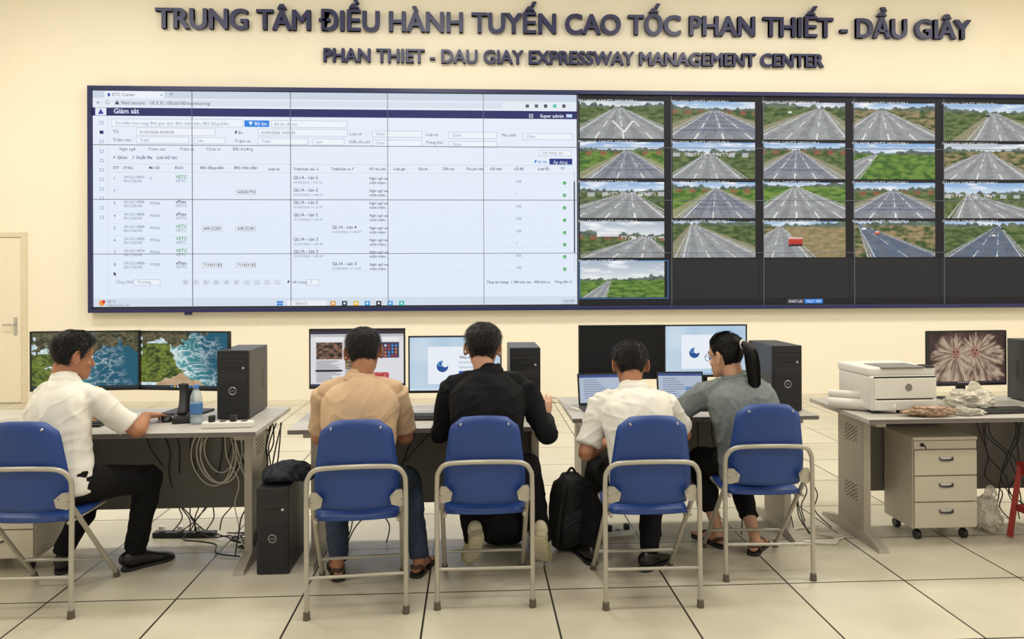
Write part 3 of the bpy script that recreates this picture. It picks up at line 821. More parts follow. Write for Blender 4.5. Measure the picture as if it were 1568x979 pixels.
def keyboard(x, y, rz=0, w=.43, m=m_blk, name='keyboard'):
    g = grp(name, (x, y, .75), rz); d = .13
    boxes('base', [(-w/2, w/2, -d/2, d/2, 0, .016)], m, g, .004)
    it = []
    for r_ in range(6):
        for c in range(20): it.append((-w/2+.012+c*(w-.024)/20+.001, -w/2+.012+(c+1)*(w-.024)/20-.0015, -d/2+.01+r_*.019, -d/2+.026+r_*.019, .016, .022))
    boxes('keys', it, m_blk2 if m is m_blk else m_wht, g)
    return g
def mouse(x, y, rz=0, m=m_blk):
    g = grp('computer_mouse', (x, y, .75), rz)
    V, F = [], []
    add_tube(V, F, [(0, -.05, .006, .018, .010), (0, -.03, .012, .028, .017), (0, 0, .014, .030, .020), (0, .03, .012, .027, .015), (0, .048, .008, .018, .008)], (1, 0, 0), 4, 16, .5)
    V = [Vector((v.x, v.y, max(0, v.z))) for v in V]
    mobj('shell', V, F, m, g, True)
    cyls('wheel', [((-.004, .03, .024), (1, 0, 0), .007, .007, .008)], m_gry, g, 12)
keyboard(-.20, 4.16); keyboard(3.0, 4.12, .05); keyboard(-.66, 4.12); keyboard(-2.2, 4.1)
mouse(-1.70, 4.19, .4); mouse(.12, 4.14); mouse(1.62, 4.42)

def laptop(x, y, rz, w=.34):
    g = grp('laptop', (x, y, .75), rz)
    boxes('base', [(-w/2, w/2, -.12, .11, 0, .016)], m_blk, g, .004)
    boxes('keys', [(-w/2+.02+i*.022, -w/2+.038+i*.022, -.03+j*.02, -.014+j*.02, .016, .018) for i in range(12) for j in range(5)], m_blk2, g)
    boxes('touchpad', [(-.05, .05, -.1, -.045, .0158, .0168)], m_gry, g)
    lid = grp('lid', (0, .11, .014)); lid.parent = g; lid.rotation_euler = (math.radians(-14), 0, 0)
    boxes('lid_shell', [(-w/2, w/2, -.004, .004, 0, .19)], m_blk, lid, .003)
    p = Painter(lambda u, v: ((u-.5)*(w-.02), .012+v*.168), -.0046, .0003)
    p.rect(0, 0, 1, 1, S(176, 188, 208), 0); p.rect(0, .9, 1, 1, S(60, 80, 140), 1)
    for i in range(9): p.rect(.1, .8-i*.08, .1+.06*(5+(i*7) % 6), .825-i*.08, S(120, 132, 160), 2)
    p.rect(.62, .2, .9, .5, S(100, 140, 200), 2)
    p.build('screen_content', M_SCR, lid)
laptop(.78, 4.34, 0.06, .28); laptop(1.27, 4.38, -.05, .29)

pr = grp('laser_printer', (2.47, 4.12, .75), math.radians(2))
m_prt = mat('printer_white_plastic', S(220, 217, 208), 0.4, nz=0.02)
m_prg = mat('printer_grey_plastic', S(120, 118, 114), 0.5, nz=0.04)
boxes('body', [(-.2, .2, .0, .36, .015, .215)], m_prt, pr, .014, 3)
boxes('top_cover', [(-.205, .205, .02, .365, .21, .262)], m_prt, pr, .016, 3)
boxes('output_well', [(-.13, .13, .01, .2, .255, .266)], m_prg, pr, .004)
boxes('control_panel', [(.14, .195, .015, .1, .258, .268)], m_blk, pr, .003)
boxes('front_door', [(-.185, .185, -.008, .004, .085, .205)], m_prt, pr, .005)
boxes('paper_tray', [(-.185, .185, -.012, .01, .02, .078)], m_prt, pr, .005)
boxes('tray_slot', [(-.17, .17, -.001, .01, .077, .086), (-.185, .185, -.006, .002, .205, .212)], m_dk, pr)
cyls('badge', [((.02, -.008, .15), (0, -1, 0), .021, .021, .002)], m_prg, pr, 24)
boxes('feet', [(-.18, -.15, .02, .34, 0, .016), (.15, .18, .02, .34, 0, .016)], m_blk, pr)

m_bag = mat('clear_plastic_bag', S(215, 208, 190), 0.2, nz=0.12, nscale=18, alpha=0.6, coat=0.6, bump=0.8, bscale=40)
m_bagb = mat('brown_paper_parcel', S(160, 130, 104), 0.4, nz=0.25, nscale=18, bump=0.7, bscale=40, coat=.4)
def bag(name, x, y, z, sx, sy, sz, m, seed, handles=True):
    g = grp(name, (x, y, z)); bm = bmesh.new(); bmesh.ops.create_icosphere(bm, subdivisions=5, radius=1)
    for v in bm.verts:
        p = v.co.copy(); n = noise.noise(p*1.4+Vector((seed, 0, 0)))*.4+abs(noise.noise(p*3.3+Vector((0, seed, 0))))*.45-abs(noise.noise(p*7+Vector((0, seed, 3))))*.2
        q = p*(1+n); v.co = Vector((q.x*sx, q.y*sy, max(-.98, q.z)*sz+sz*.98))
    from_bm('sack', bm, m, g, True)
    if handles:
        V, F = [], []
        add_tube(V, F, [(0, 0, sz*1.9, .015, .006), (.02, 0, sz*2.4, .03, .004), (.05, .01, sz*2.5, .02, .004), (.07, 0, sz*2.1, .01, .004)], (1, 0, 0), 4, 8, .3)
        mobj('tied_neck', V, F, m, g, True)
    return g
bag('plastic_bag', 2.56, 4.03, .75, .12, .05, .030, m_bagb, 2, False)
bag('plastic_bag', 2.94, 4.24, .75, .13, .10, .055, m_bag, 5)
bag('plastic_bag', 2.80, 4.06, .75, .08, .05, .02, m_bag, 9, False)
bag('plastic_bag', 3.08, 4.30, 0, .07, .08, .10, m_bag, 12)
rl = grp('paper_roll', (2.27, 4.22, .75), math.radians(-32))
m_paper = mat('roll_paper', S(216, 212, 202), 0.6, nz=0.05, bump=.3, bscale=30)
for i, (yy, r_, zz) in enumerate(((0, .034, .034), (.07, .028, .028), (.03, .026, .083))):
    V, F = [], []
    n = 60; L_ = .36
    for s_ in (0, 1):
        for k_ in range(n+1):
            a = k_/n*4*math.pi*1.0; rr = r_*(1-.12*k_/n)
            V.append((-L_/2+L_*s_, yy+rr*math.cos(a), zz+rr*math.sin(a)))
    for k_ in range(n): F.append((k_, k_+1, n+2+k_, n+1+k_))
    mobj('roll_%d' % (i+1), V, F, m_paper, rl, True)

wb = grp('water_bottle', (-1.505, 4.10, .75))
m_pet = mat('bottle_pet', S(190, 210, 220), 0.08, nz=0.02, alpha=0.45, coat=.6)
m_lab = mat('bottle_label', S(70, 120, 180), 0.4, nz=0.1)
def lathe(name, prof, m, parent, n=24):
    V, F = [], []
    for (r_, z_) in prof:
        for k_ in range(n): V.append((r_*math.cos(2*math.pi*k_/n), r_*math.sin(2*math.pi*k_/n), z_))
    for i in range(len(prof)-1):
        for k_ in range(n): F.append((i*n+k_, i*n+(k_+1) % n, (i+1)*n+(k_+1) % n, (i+1)*n+k_))
    F.append(tuple(reversed(range(n)))); F.append(tuple((len(prof)-1)*n+k_ for k_ in range(n)))
    return mobj(name, V, F, m, parent, True)
lathe('bottle', [(.028, 0), (.032, .006), (.032, .03), (.029, .035), (.032, .04), (.032, .12), (.029, .125), (.032, .13), (.03, .15), (.02, .178), (.013, .188), (.013, .196)], m_pet, wb)
lathe('label', [(.0325, .055), (.0328, .06), (.0328, .11), (.0325, .115)], m_lab, wb)
lathe('cap', [(.015, .193), (.0155, .195), (.0155, .21), (.014, .212)], m_lab, wb)

tp = grp('desk_telephone', (-1.60, 4.16, .75), math.radians(15))
boxes('base', [(-.05, .05, -.06, .08, 0, .035)], m_blk, tp, .008)
V, F = [], []
add_tube(V, F, [(0, -.03, .05, .028, .016), (0, .0, .10, .02, .012), (0, .03, .16, .02, .012), (0, .04, .20, .027, .018)], (1, 0, 0), 4, 14, .5)
mobj('handset', V, F, m_blk, tp, True)
boxes('keypad', [(-.04+i*.02, -.026+i*.02, -.05+j*.018, -.038+j*.018, .034, .039) for i in range(4) for j in range(3)], m_gry, tp, .001)

def strip(name, x, y, z, rz, m, n=5):
    g = grp(name, (x, y, z), rz); L_ = .055*n
    boxes('housing', [(-L_/2-.02, L_/2+.02, -.026, .026, 0, .032)], m, g, .006)
    cyls('sockets', [((-L_/2+.0275+i*.055, 0, .031), (0, 0, 1), .018, .018, .002) for i in range(n)], m_gry, g)
    boxes('plugs', [(-L_/2+.012+i*.055, -L_/2+.043+i*.055, -.015, .015, .033, .065) for i in range(0, n, 2)], m_blk if m is not m_blk else m_wht, g, .005)
strip('power_strip', -1.30, 3.99, .75, .06, m_wht, 4)
strip('power_strip', -1.72, 4.50, 0, -.05, m_blk, 6)
strip('power_strip', .80, 4.35, 0, .2, m_wht, 5)

def cable_bundle(name, lst, m): 
    g = grp(name); tubes('strands', lst, m, g, 6, 7); return g
rr = random.Random(5)
def hang(xa, ya, za, xb, yb, zb, sag, wob=.03):
    pts = []
    for i in range(7):
        t = i/6; pts.append((xa+(xb-xa)*t+rr.uniform(-wob, wob), ya+(yb-ya)*t+rr.uniform(-wob, wob)*.6, max(.008, za+(zb-za)*t-sag*4*t*(1-t))))
    pts[0] = (xa, ya, za); pts[-1] = (xb, yb, zb)
    return pts
wl = []
for q in range(5):
    cx, cz, r_ = -1.47+rr.uniform(-.03, .03), .52+rr.uniform(-.03, .03), .13+rr.uniform(-.02, .03)
    wl.append(([(cx+r_*.75*math.cos(a*math.pi/6), 4.30+.015*q+.02*math.sin(a), cz+r_*1.1*math.sin(a*math.pi/6)) for a in range(13)], .0035))
for q in range(4): wl.append((hang(-1.42+q*.03, 4.32, .70, -1.25+.05*q, 4.2, .012, .1), .0032))
cable_bundle('network_cable_bundle', wl, m_cabw)
bl = []
for q in range(9): bl.append((hang(-1.9+q*.09, 4.36, .68, -1.9+rr.uniform(0, .4), 4.48, .04, .05), .0035))
for q in range(6): bl.append((hang(-1.7+q*.08, 4.46, .03, -1.2+rr.uniform(-.1, .1), 4.1+rr.uniform(0, .3), .008, .0, .07), .004))
for q in range(6): bl.append((hang(-1.14+rr.uniform(-.05, .03), 4.40, .69, -1.22+rr.uniform(-.1, .1), 4.15+rr.uniform(-.1, .2), .02, .02, .05), .004))
cable_bundle('power_cable_bundle', bl, m_cabb)
b2 = []
for q in range(6): b2.append((hang(-.8+q*.12, 4.39, .68, -.95+rr.uniform(0, .6), 4.3, .01, .03), .0035))
for q in range(8): b2.append((hang(1.9+rr.uniform(-.05, .12), 4.55, .72, 1.95+rr.uniform(-.1, .25), 4.35+rr.uniform(-.1, .2), .01, .05, .04), .0035))
for q in range(5): b2.append((hang(1.2+q*.1, 4.58, .68, 1.1+q*.12, 4.3, .01, .05), .0035))
cable_bundle('power_cable_bundle', b2, m_cabb)
b3 = []
for q in range(9): b3.append((hang(3.15+rr.uniform(-.1, .3), 4.43, .70, 3.1+rr.uniform(-.1, .5), 4.3+rr.uniform(0, .2), .01, .06, .06), .0035))
cable_bundle('power_cable_bundle', b3, m_cabb)
b4 = []
for q in range(4):
    b4.append(([(2.02+q*.03, 4.30, .012), (2.1+q*.02, 4.22, .012), (2.05, 4.12+q*.02, .012), (1.85, 4.2, .012), (1.9, 4.35, .012), (2.05+q*.02, 4.42, .012)], .004))
for q in range(3): b4.append(([(.5+q*.02, 4.66, .74), (.47, 4.6, .77), (.50, 4.5, .80), (.56, 4.4, .77), (.62, 4.3+q*.03, .757)], .003))
cable_bundle('loose_cable_coil', b4, m_cabw)

st = grp('plastic_stool', (3.30, 4.02, 0))
m_red = mat('red_plastic', S(150, 34, 28), 0.4, nz=0.06)
boxes('seat', [(-.14, .14, -.14, .14, .43, .455)], m_red, st, .01, 3)
boxes('apron', [(-.13, .13, -.13, -.12, .38, .43), (-.13, .13, .12, .13, .38, .43), (-.13, -.12, -.13, .13, .38, .43), (.12, .13, -.13, .13, .38, .43)], m_red, st, .003)
V, F = [], []
for sx in (-1, 1):
    for sy in (-1, 1): add_tube(V, F, [(sx*.125, sy*.125, .43, .018, .018), (sx*.16, sy*.16, .01, .022, .022)], (1, 0, 0), 3, 4, .1)
mobj('legs', V, F, m_red, st)
boxes('rungs', [(-.14, .14, sy*.143-.006, sy*.143+.006, .17, .20) for sy in (-1, 1)]+[(sx*.143-.006, sx*.143+.006, -.14, .14, .17, .20) for sx in (-1, 1)], m_red, st, .002)

# ------------------------------------------------------------------ backpacks / bags
m_bp = mat('black_nylon', S(20, 20, 23), 0.7, nz=0.15, bump=.4, bscale=80)
def backpack(x, y, rz, s=1.0, tilt=0):
    g = grp('backpack', (x, y, 0), rz)
    V, F = [], []
    add_tube(V, F, [(0, 0, .03, .13*s, .07), (0, 0, .14, .15*s, .09), (0, 0, .26, .145*s, .085), (0, .01, .36, .12*s, .07), (0, .02, .41, .07*s, .04)], (1, 0, 0), 4, 18, .5)
    add_tube(V, F, [(0, -.07, .06, .11*s, .035), (0, -.085, .14, .12*s, .04), (0, -.07, .22, .10*s, .03)], (1, 0, 0), 4, 16, .5)
    remeshed('bag_body', V, F, .01, m_bp, g, 3, .008, (10, 10, 10), 4, post=lambda c: Vector((c.x, c.y, max(0.001, c.z))))
    tubes('straps', [([(sx*.06, -.08, .38), (sx*.1, -.13, .3), (sx*.12, -.13, .15), (sx*.11, -.09, .06)], .012) for sx in (-1, 1)]+[([(-.03, .0, .42), (0, -.01, .46), (.03, 0, .42)], .007)], m_bp, g)
    tubes('zip', [([(-.1*s, -.115, .16), (0, -.127, .2), (.1*s, -.115, .16)], .003)], m_gry, g)
backpack(.55, 4.17, .2, .85); backpack(.17, 4.28, -.1, 1.0)
tb = grp('draped_bag', (-1.03, 4.08, .452))
V, F = [], []
add_tube(V, F, [(-.12, -.02, .03, .12, .03), (0, 0, .04, .17, .04), (.12, .02, .03, .15, .032), (.2, .02, .0, .1, .02)], (0, 1, 0), 4, 16, .6)
remeshed('cloth', V, F, .009, mat('dark_navy_bag', S(26, 30, 44), .7, nz=.15, bump=.3), tb, 3, .010, (12, 12, 12), 6, post=lambda c: Vector((c.x*.75, c.y, max(0.0, c.z))))
tubes('strap', [([(-.08, -.12, .03), (-.03, -.16, .045), (.05, -.14, .05), (.08, -.1, .04)], .007)], m_bp, tb)

# ------------------------------------------------------------------ people
HT = [(-.113, .026, .084, .028), (-.100, .044, .089, .0), (-.075, .058, .090, -.045), (-.045, .067, .089, -.066), (-.02, .072, .085, -.082),
      (0, .076, .083, -.091), (.03, .079, .089, -.098), (.06, .078, .085, -.097), (.085, .069, .069, -.086), (.103, .049, .045, -.062), (.114, .02, .012, -.034)]
def hrow(z):
    z = max(HT[0][0], min(HT[-1][0], z))
    for a, b in zip(HT, HT[1:]):
        if z <= b[0]:
            t = (z-a[0])/(b[0]-a[0])
            return [a[i]+(b[i]-a[i])*t for i in range(1, 4)]
    return HT[-1][1:]
def hpt(phi, z, off=0.0):
    w, f, b = hrow(z); cy = (f+b)/2; d = (f-b)/2
    p = Vector((w*math.sin(phi), cy+d*math.cos(phi), z))
    c = Vector((0, -.008, min(z, .02)*.6))
    n = (p-c).normalized()
    return p+n*off
def ik(a, b, l1, l2, pole):
    a = Vector(a); b = Vector(b); d = b-a; L_ = d.length
    if L_ > (l1+l2)*.995:
        k_ = L_/((l1+l2)*.995); l1 *= k_; l2 *= k_
    dn = d.normalized(); x = (l1*l1-l2*l2+L_*L_)/(2*L_); h = math.sqrt(max(0, l1*l1-x*x))
    pl = Vector(pole); pl = pl-dn*pl.dot(dn); pl.normalize()
    return a+dn*x+pl*h

def add_hand(V, F, W, D, Nn, T, curl=.35):
    D = D.normalized(); T = (T-D*T.dot(D)).normalized(); Nn = D.cross(T) if D.cross(T).dot(Nn) > 0 else T.cross(D)
    def row(p, ra, rb): return (p.x, p.y, p.z, ra, rb)
    add_tube(V, F, [row(W-D*.02, .024, .019), row(W+D*.015, .028, .018), row(W+D*.05, .038, .016), row(W+D*.082, .038, .012)], T, 3, 14, .4)
    ln = [.068, .078, .072, .055]
    for i in range(4):
        sp = (1.5-i)*.10
        d = (D+T*sp*.9).normalized()
        p = W+D*.078+T*(.0285-.0195*i)
        rows_ = [row(p-D*.02, .0085, .0085), row(p, .0088, .0085)]
        for s_, fr in enumerate((.45, .32, .25)):
            ang = curl*(.6+.5*s_)
            d = (d*math.cos(ang)-Nn*math.sin(ang)).normalized()
            p = p+d*ln[i]*fr; rows_.append(row(p, .0082-.0008*s_, .0078-.0008*s_))
        add_tube(V, F, rows_, T, 3, 10, .8)
    p = W+D*.022+T*.022; d = (D*.55+T*.75-Nn*.25).normalized()
    rows_ = [row(p, .012, .012), row(p+d*.03, .0115, .011)]
    d2 = (d+D*.5).normalized(); rows_ += [row(p+d*.03+d2*.026, .010, .0095), row(p+d*.03+d2*.05, .0085, .008)]
    add_tube(V, F, rows_, Nn, 3, 10, .8)

def strands(V, F, fn, n, L_, wd, rnd):
    for _ in range(n):
        p, d, nn = fn(rnd)
        s_ = d.cross(nn)
        if s_.length < 1e-5: continue
        s_.normalize(); l = L_*rnd.uniform(.6, 1.3)
        b = len(V)
        V += [p+s_*wd, p-s_*wd, p+d*l*.55+nn*.003-s_*wd*.7, p+d*l*.55+nn*.003+s_*wd*.7, p+d*l+nn*.002]
        F += [(b, b+1, b+2, b+3), (b+3, b+2, b+4)]

HL_M = [(0, .07), (40, .066), (62, .045), (76, .0), (84, -.012), (94, .016), (108, .014), (120, -.035), (150, -.062), (180, -.066)]
HL_F = [(0, .07), (40, .066), (62, .05), (76, .03), (84, .025), (94, .032), (108, .026), (120, -.0), (150, -.022), (180, -.03)]
HL_W = [(0, .078), (40, .074), (62, .05), (76, .015), (84, .0), (94, .016), (108, .014), (120, -.04), (150, -.075), (180, -.08)]
def hairline(phi, tab):
    a = abs(math.degrees(phi)); a = a if a <= 180 else 360-a
    for p, q in zip(tab, tab[1:]):
        if a <= q[0]: return p[1]+(q[1]-p[1])*(a-p[0])/(q[0]-p[0])
    return tab[-1][1]

def person(name, Pv, Nv, Hc, yaw, head, LH, RH, LF, RF, shirt, sleeve, pants, shoe, skin=m_skin, hairm=m_hair, thick=.014, build=1.0,
           pony=False, glasses=False, collar=True, lp=None, rp=None, seed=1, hem=0.0, bulge=.035, cropped=False, fade=False, loose=1.0, curls=(.38, .38)):
    g = grp(name)
    rnd = random.Random(seed)
    Pv, Nv, Hc = Vector(Pv), Vector(Nv), Vector(Hc)
    Sd = Vector((math.cos(yaw), math.sin(yaw), 0)); Fw = Vector((-math.sin(yaw), math.cos(yaw), 0)); Up = Vector((0, 0, 1))
    def row(p, ra, rb=None): return (p.x, p.y, p.z, ra, rb if rb else ra)
    V, F = [], []
    def sp(fr): return Pv.lerp(Nv, fr)-Fw*bulge*math.sin(math.pi*min(1, max(0, fr)))
    B = build
    prof = [(-.08-hem, .170, .128), (.05, .170, .130), (.22, .162, .126), (.42, .166, .125), (.62, .176, .125), (.78, .176, .115), (.89, .135, .09), (.97, .075, .066), (1.06, .056, .055)]
    add_tube(V, F, [row(sp(f_), a*B*(loose if f_ < .9 else 1), b*B*(loose if f_ < .9 else 1)) for f_, a, b in prof], Sd, 4, 26, .25)
    sw = .168*B
    sL = Nv-Sd*sw-Up*.078+Fw*.02; sR = Nv+Sd*sw-Up*.078+Fw*.02
    for sj in (sL, sR):
        add_tube(V, F, [row(Nv-Up*.035, .052, .046), row(Nv.lerp(sj, .5)-Up*.012, .046, .046), row(sj+Up*.002, .052)], Fw, 4, 16, .6)
    ua, fa = .275, .245
    arms = []
    for sj, (wr, hd), pole, sgn in ((sL, LH, lp, -1), (sR, RH, rp, 1)):
        wr = Vector(wr)
        pole = Vector(pole) if pole else (Sd*sgn*.5-Up*.9-Fw*.3)
        el = ik(sj, wr, ua, fa, pole); arms.append((sj, el, wr, Vector(hd), sgn))
    long_ = sleeve == 'long'
    SR = B*loose
    for (sj, el, wr, hd, sgn) in arms:
        if long_:
            w2 = wr+(el-wr).normalized()*.01
            add_tube(V, F, [row(sj, .060*SR), row(sj.lerp(el, .35), .057*SR), row(sj.lerp(el, .8), .049*loose), row(el, .049*loose), row(el.lerp(w2, .3), .047*loose), row(el.lerp(w2, .75), .038*loose), row(w2, .036)], Fw, 4, 18, .15)
        else:
            e2 = sj.lerp(el, .82)
            add_tube(V, F, [row(sj, .060*SR), row(sj.lerp(el, .35), .058*SR), row(sj.lerp(el, .62), .059), row(e2, .062)], Fw, 4, 18, .08)
    remeshed('shirt', V, F, .0072, shirt, g, 3, .0095 if long_ else .0085, (8, 8, 5), seed)
    V, F = [], []
    Pp = Pv
    add_tube(V, F, [row(Pp-Up*.045, .15*B, .11*B), row(Pp+Up*.0, .166*B, .122*B), row(Pp+Up*.09, .158*B, .115*B)], Sd, 4, 22, .4)
    legs = []
    for sgn, ft in ((-1, LF), (1, RF)):
        an, fyaw, pitch = ft; an = Vector(an)
        hj = Pp+Sd*sgn*.088*B-Up*(-.015)
        pole = Fw*1.0+Up*.5+Sd*sgn*.15
        kn = ik(hj, an, .40, .40, pole)
        legs.append((hj, kn, an, fyaw, pitch, sgn))
        end = an if not cropped else kn.lerp(an, .72)
        endr = .048 if not cropped else .05
        add_tube(V, F, [row(hj, .084*B), row(hj.lerp(kn, .4), .082*B), row(hj.lerp(kn, .85), .066), row(kn, .062), row(kn.lerp(end, .25), .061), row(kn.lerp(end, .7), .055), row(end, endr)], Sd, 4, 18, .1)
    remeshed('trousers', V, F, .0090, pants, g, 3, .009, (7, 7, 10), seed+3, post=lambda c: Vector((c.x, c.y, max(.012, c.z))))
    V, F = [], []
    M = Matrix.Translation(Hc) @ Matrix.Rotation(head[0], 4, 'Z') @ Matrix.Rotation(-head[1], 4, 'X') @ Matrix.Rotation(head[2], 4, 'Y')
    HV, HF = [], []
    n = 28; zs = [HT[0][0]+(HT[-1][0]-HT[0][0])*i/24 for i in range(25)]
    for z in zs:
        for k_ in range(n): HV.append(hpt(2*math.pi*k_/n, z))
    for i in range(24):
        for k_ in range(n): HF.append((i*n+k_, i*n+(k_+1) % n, (i+1)*n+(k_+1) % n, (i+1)*n+k_))
    HF.append(tuple(reversed(range(n)))); HF.append(tuple(24*n+k_ for k_ in range(n)))
    add_tube(HV, HF, [(0, .080, .012, .007, .007), (0, .090, -.012, .009, .009), (0, .101, -.034, .013, .011), (0, .088, -.044, .011, .008)], (1, 0, 0), 3, 10, .6)
    add_tube(HV, HF, [(-.05, .066, .022, .008, .006), (-.02, .083, .024, .009, .007), (.02, .083, .024, .009, .007), (.05, .066, .022, .008, .006)], (0, 0, 1), 3, 10, .6)
    add_tube(HV, HF, [(-.022, .083, -.066, .006, .007), (0, .088, -.066, .006, .008), (.022, .083, -.066, .006, .007)], (0, 0, 1), 3, 8, .6)
    for s_ in (-1, 1):
        add_tube(HV, HF, [(s_*.035, .062, -.028, .02, .018), (s_*.045, .05, -.035, .022, .02)], (1, 0, 0), 3, 10, .7)
        pts_ = []
        for a in range(-100, 130, 25):
            ar = math.radians(a); pts_.append((s_*(.088+.007*math.cos(ar)), -.014-.018*math.cos(ar)*1.0, -.004+.031*math.sin(ar), .0048, .0058))
        add_tube(HV, HF, pts_, (1, 0, 0), 2, 8, .6)
        add_tube(HV, HF, [(s_*.078, -.008, .02, .006, .014), (s_*.083, -.012, 0, .0065, .016), (s_*.080, -.004, -.03, .006, .010)], (1, 0, 0), 3, 10, .6)
    b = len(V); V += [M @ v for v in [Vector(q) for q in HV]]; F += [tuple(b+i for i in f_) for f_ in HF]
    sk = M @ Vector((0, -.03, -.06)); nb = Nv-Up*.05
    add_tube(V, F, [row(nb, .06, .056), row(nb.lerp(sk, .5)-Fw*.006, .054, .054), row(sk, .052, .054), row(M @ Vector((0, -.02, -.02)), .05, .05)], Sd, 4, 18, .5)
    for (sj, el, wr, hd, sgn), cu in zip(arms, curls):
        st_ = sj.lerp(el, .6) if not long_ else el.lerp(wr, .6)
        if long_: rows_ = [row(st_, .030), row(wr, .0255, .024)]
        else: rows_ = [row(st_, .041), row(sj.lerp(el, .85), .040), row(el, .038), row(el.lerp(wr, .25), .039), row(el.lerp(wr, .65), .032), row(wr, .026, .023)]
        add_tube(V, F, rows_, Sd, 4, 16, .4)
        T = Sd*(-sgn)
        nn = Up
        if abs(hd.normalized().z) > .75: nn = -Fw if hd.z > 0 else Fw
        add_hand(V, F, wr, hd, nn, T, cu)
    bare = shoe in ('sandal',)
    if bare:
        for (hj, kn, an, fyaw, pitch, sgn) in legs:
            fd = Vector((-math.sin(fyaw), math.cos(fyaw), 0)); sd2 = Vector((math.cos(fyaw), math.sin(fyaw), 0))
            add_tube(V, F, [row(kn.lerp(an, .55), .046), row(kn.lerp(an, .8), .036), row(an, .031), row(an-Up*.03, .03, .034)], Sd, 3, 14, .5)
            bz = Vector((an.x, an.y, .022))
            add_tube(V, F, [row(bz-fd*.045+Up*.02, .024, .024), row(bz+Up*.022, .030, .032), row(bz+fd*.06+Up*.018, .034, .026), row(bz+fd*.12+Up*.008, .040, .017), row(bz+fd*.15+Up*.005, .036, .012)], sd2, 3, 14, .6)
            for t in range(5):
                off = (-.03+t*.0145)*(-sgn) ; r_ = .0095 if t == 4 else .0075
                add_tube(V, F, [row(bz+fd*.14+sd2*off*-1+Up*.004, r_), row(bz+fd*(.172+.004*t)+sd2*off*-1+Up*.002, r_*.95)], sd2, 3, 8, .8)
    remeshed('skin', V, F, .0042, skin, g, 2)
    ev, ef, iv, if_ = [], [], [], []
    for s_ in (-1, 1):
        add_tube(ev, ef, [(s_*.031, .070, .004, .010, .008), (s_*.031, .079, .004, .011, .0075), (s_*.031, .083, .004, .006, .004)], (1, 0, 0), 3, 14, .6)
        add_tube(iv, if_, [(s_*.031, .083, .004, .0045, .0045), (s_*.031, .0862, .004, .0035, .0035)], (1, 0, 0), 2, 12, .2)
    mobj('eyes', [M @ Vector(v) for v in ev], ef, m_eye, g, True); mobj('irises', [M @ Vector(v) for v in iv], if_, m_iris, g, True)
    lv, lf = [], []
    add_tube(lv, lf, [(-.022, .084, -.067, .002, .003), (-.008, .094, -.063, .004, .004), (0, .0955, -.064, .004, .004), (.008, .094, -.063, .004, .004), (.022, .084, -.067, .002, .003)], (0, 0, 1), 3, 8, .5)
    add_tube(lv, lf, [(-.019, .085, -.070, .002, .003), (0, .095, -.0725, .005, .004), (.019, .085, -.070, .002, .003)], (0, 0, 1), 3, 8, .5)
    mobj('lips', [M @ Vector(v) for v in lv], lf, m_lip, g, True)
    bv, bf = [], []
    for s_ in (-1, 1): add_tube(bv, bf, [(s_*.014, .091, .027, .003, .002), (s_*.032, .089, .031, .0035, .002), (s_*.05, .075, .026, .002, .002)], (0, 0, 1), 3, 8, .5)
    mobj('eyebrows', [M @ Vector(v) for v in bv], bf, hairm, g, True)
    hv, hf = [], []
    tab = HL_W if pony else (HL_F if fade else HL_M)
    n = 56; lev = 16
    top = Vector((0, -.014, .116+thick))
    def hp(phi, s_):
        zl = hairline(phi, tab); z = zl+(.1135-zl)*math.sin(s_*math.pi/2)
        return z
    def hpoint(phi, s_, extra=0):
        z = hp(phi, s_)
        t = thick*min(1, .12+s_*4.2); t += thick*.25*fbm(math.sin(phi)*3, math.cos(phi)*3, z*30+seed, 2)
        if abs(phi) < 1.2 or abs(phi) > 5.1: t += .006*min(1, s_*3)
        return hpt(phi, z, t+extra)
    for i in range(lev+1):
        for k_ in range(n): hv.append(hpoint(2*math.pi*k_/n, i/lev))
    for i in range(lev):
        for k_ in range(n): hf.append((i*n+k_, i*n+(k_+1) % n, (i+1)*n+(k_+1) % n, (i+1)*n+k_))
    hv.append(top); ti = len(hv)-1
    for k_ in range(n): hf.append((lev*n+k_, lev*n+(k_+1) % n, ti))
    crown = Vector((.01, -.055, .118)); pb = Vector((0, -.112, .045))
    def fn(r_):
        phi = r_.uniform(0, 2*math.pi); s_ = r_.random()**.8
        p = hpoint(phi, s_, -.001)
        nn = (p-Vector((0, -.008, .0))).normalized()
        if pony: d = (pb-p)
        else: d = (p-crown)+Vector((r_.gauss(0, .02), r_.gauss(0, .02), r_.gauss(0, .02)))
        d = d-nn*d.dot(nn)
        if d.length < 1e-4: d = Vector((0, .1, 0))
        d.normalize(); d = (d+nn*(.05 if pony else .12)).normalized()
        return p, d, nn
    strands(hv, hf, fn, 4200, .022 if not pony else .04, .0010, rnd)
    mobj('hair', [M @ v for v in hv], hf, hairm, g, True)
    if fade:
        fv, ff = [], []
        def fn2(r_):
            phi = r_.uniform(1.4, 2*math.pi-1.4); zt = hairline(phi, HL_F)+.006; zb = hairline(phi, HL_M)-.004
            z = r_.uniform(zb, zt); p = hpt(phi, z, -.0005); nn = (p-Vector((0, -.008, 0))).normalized()
            return p, (Vector((0, 0, -1))+nn*.35).normalized(), nn
        strands(fv, ff, fn2, 3600, .007, .0007, rnd)
        mobj('clipped_sides', [M @ v for v in fv], ff, hairm, g, True)
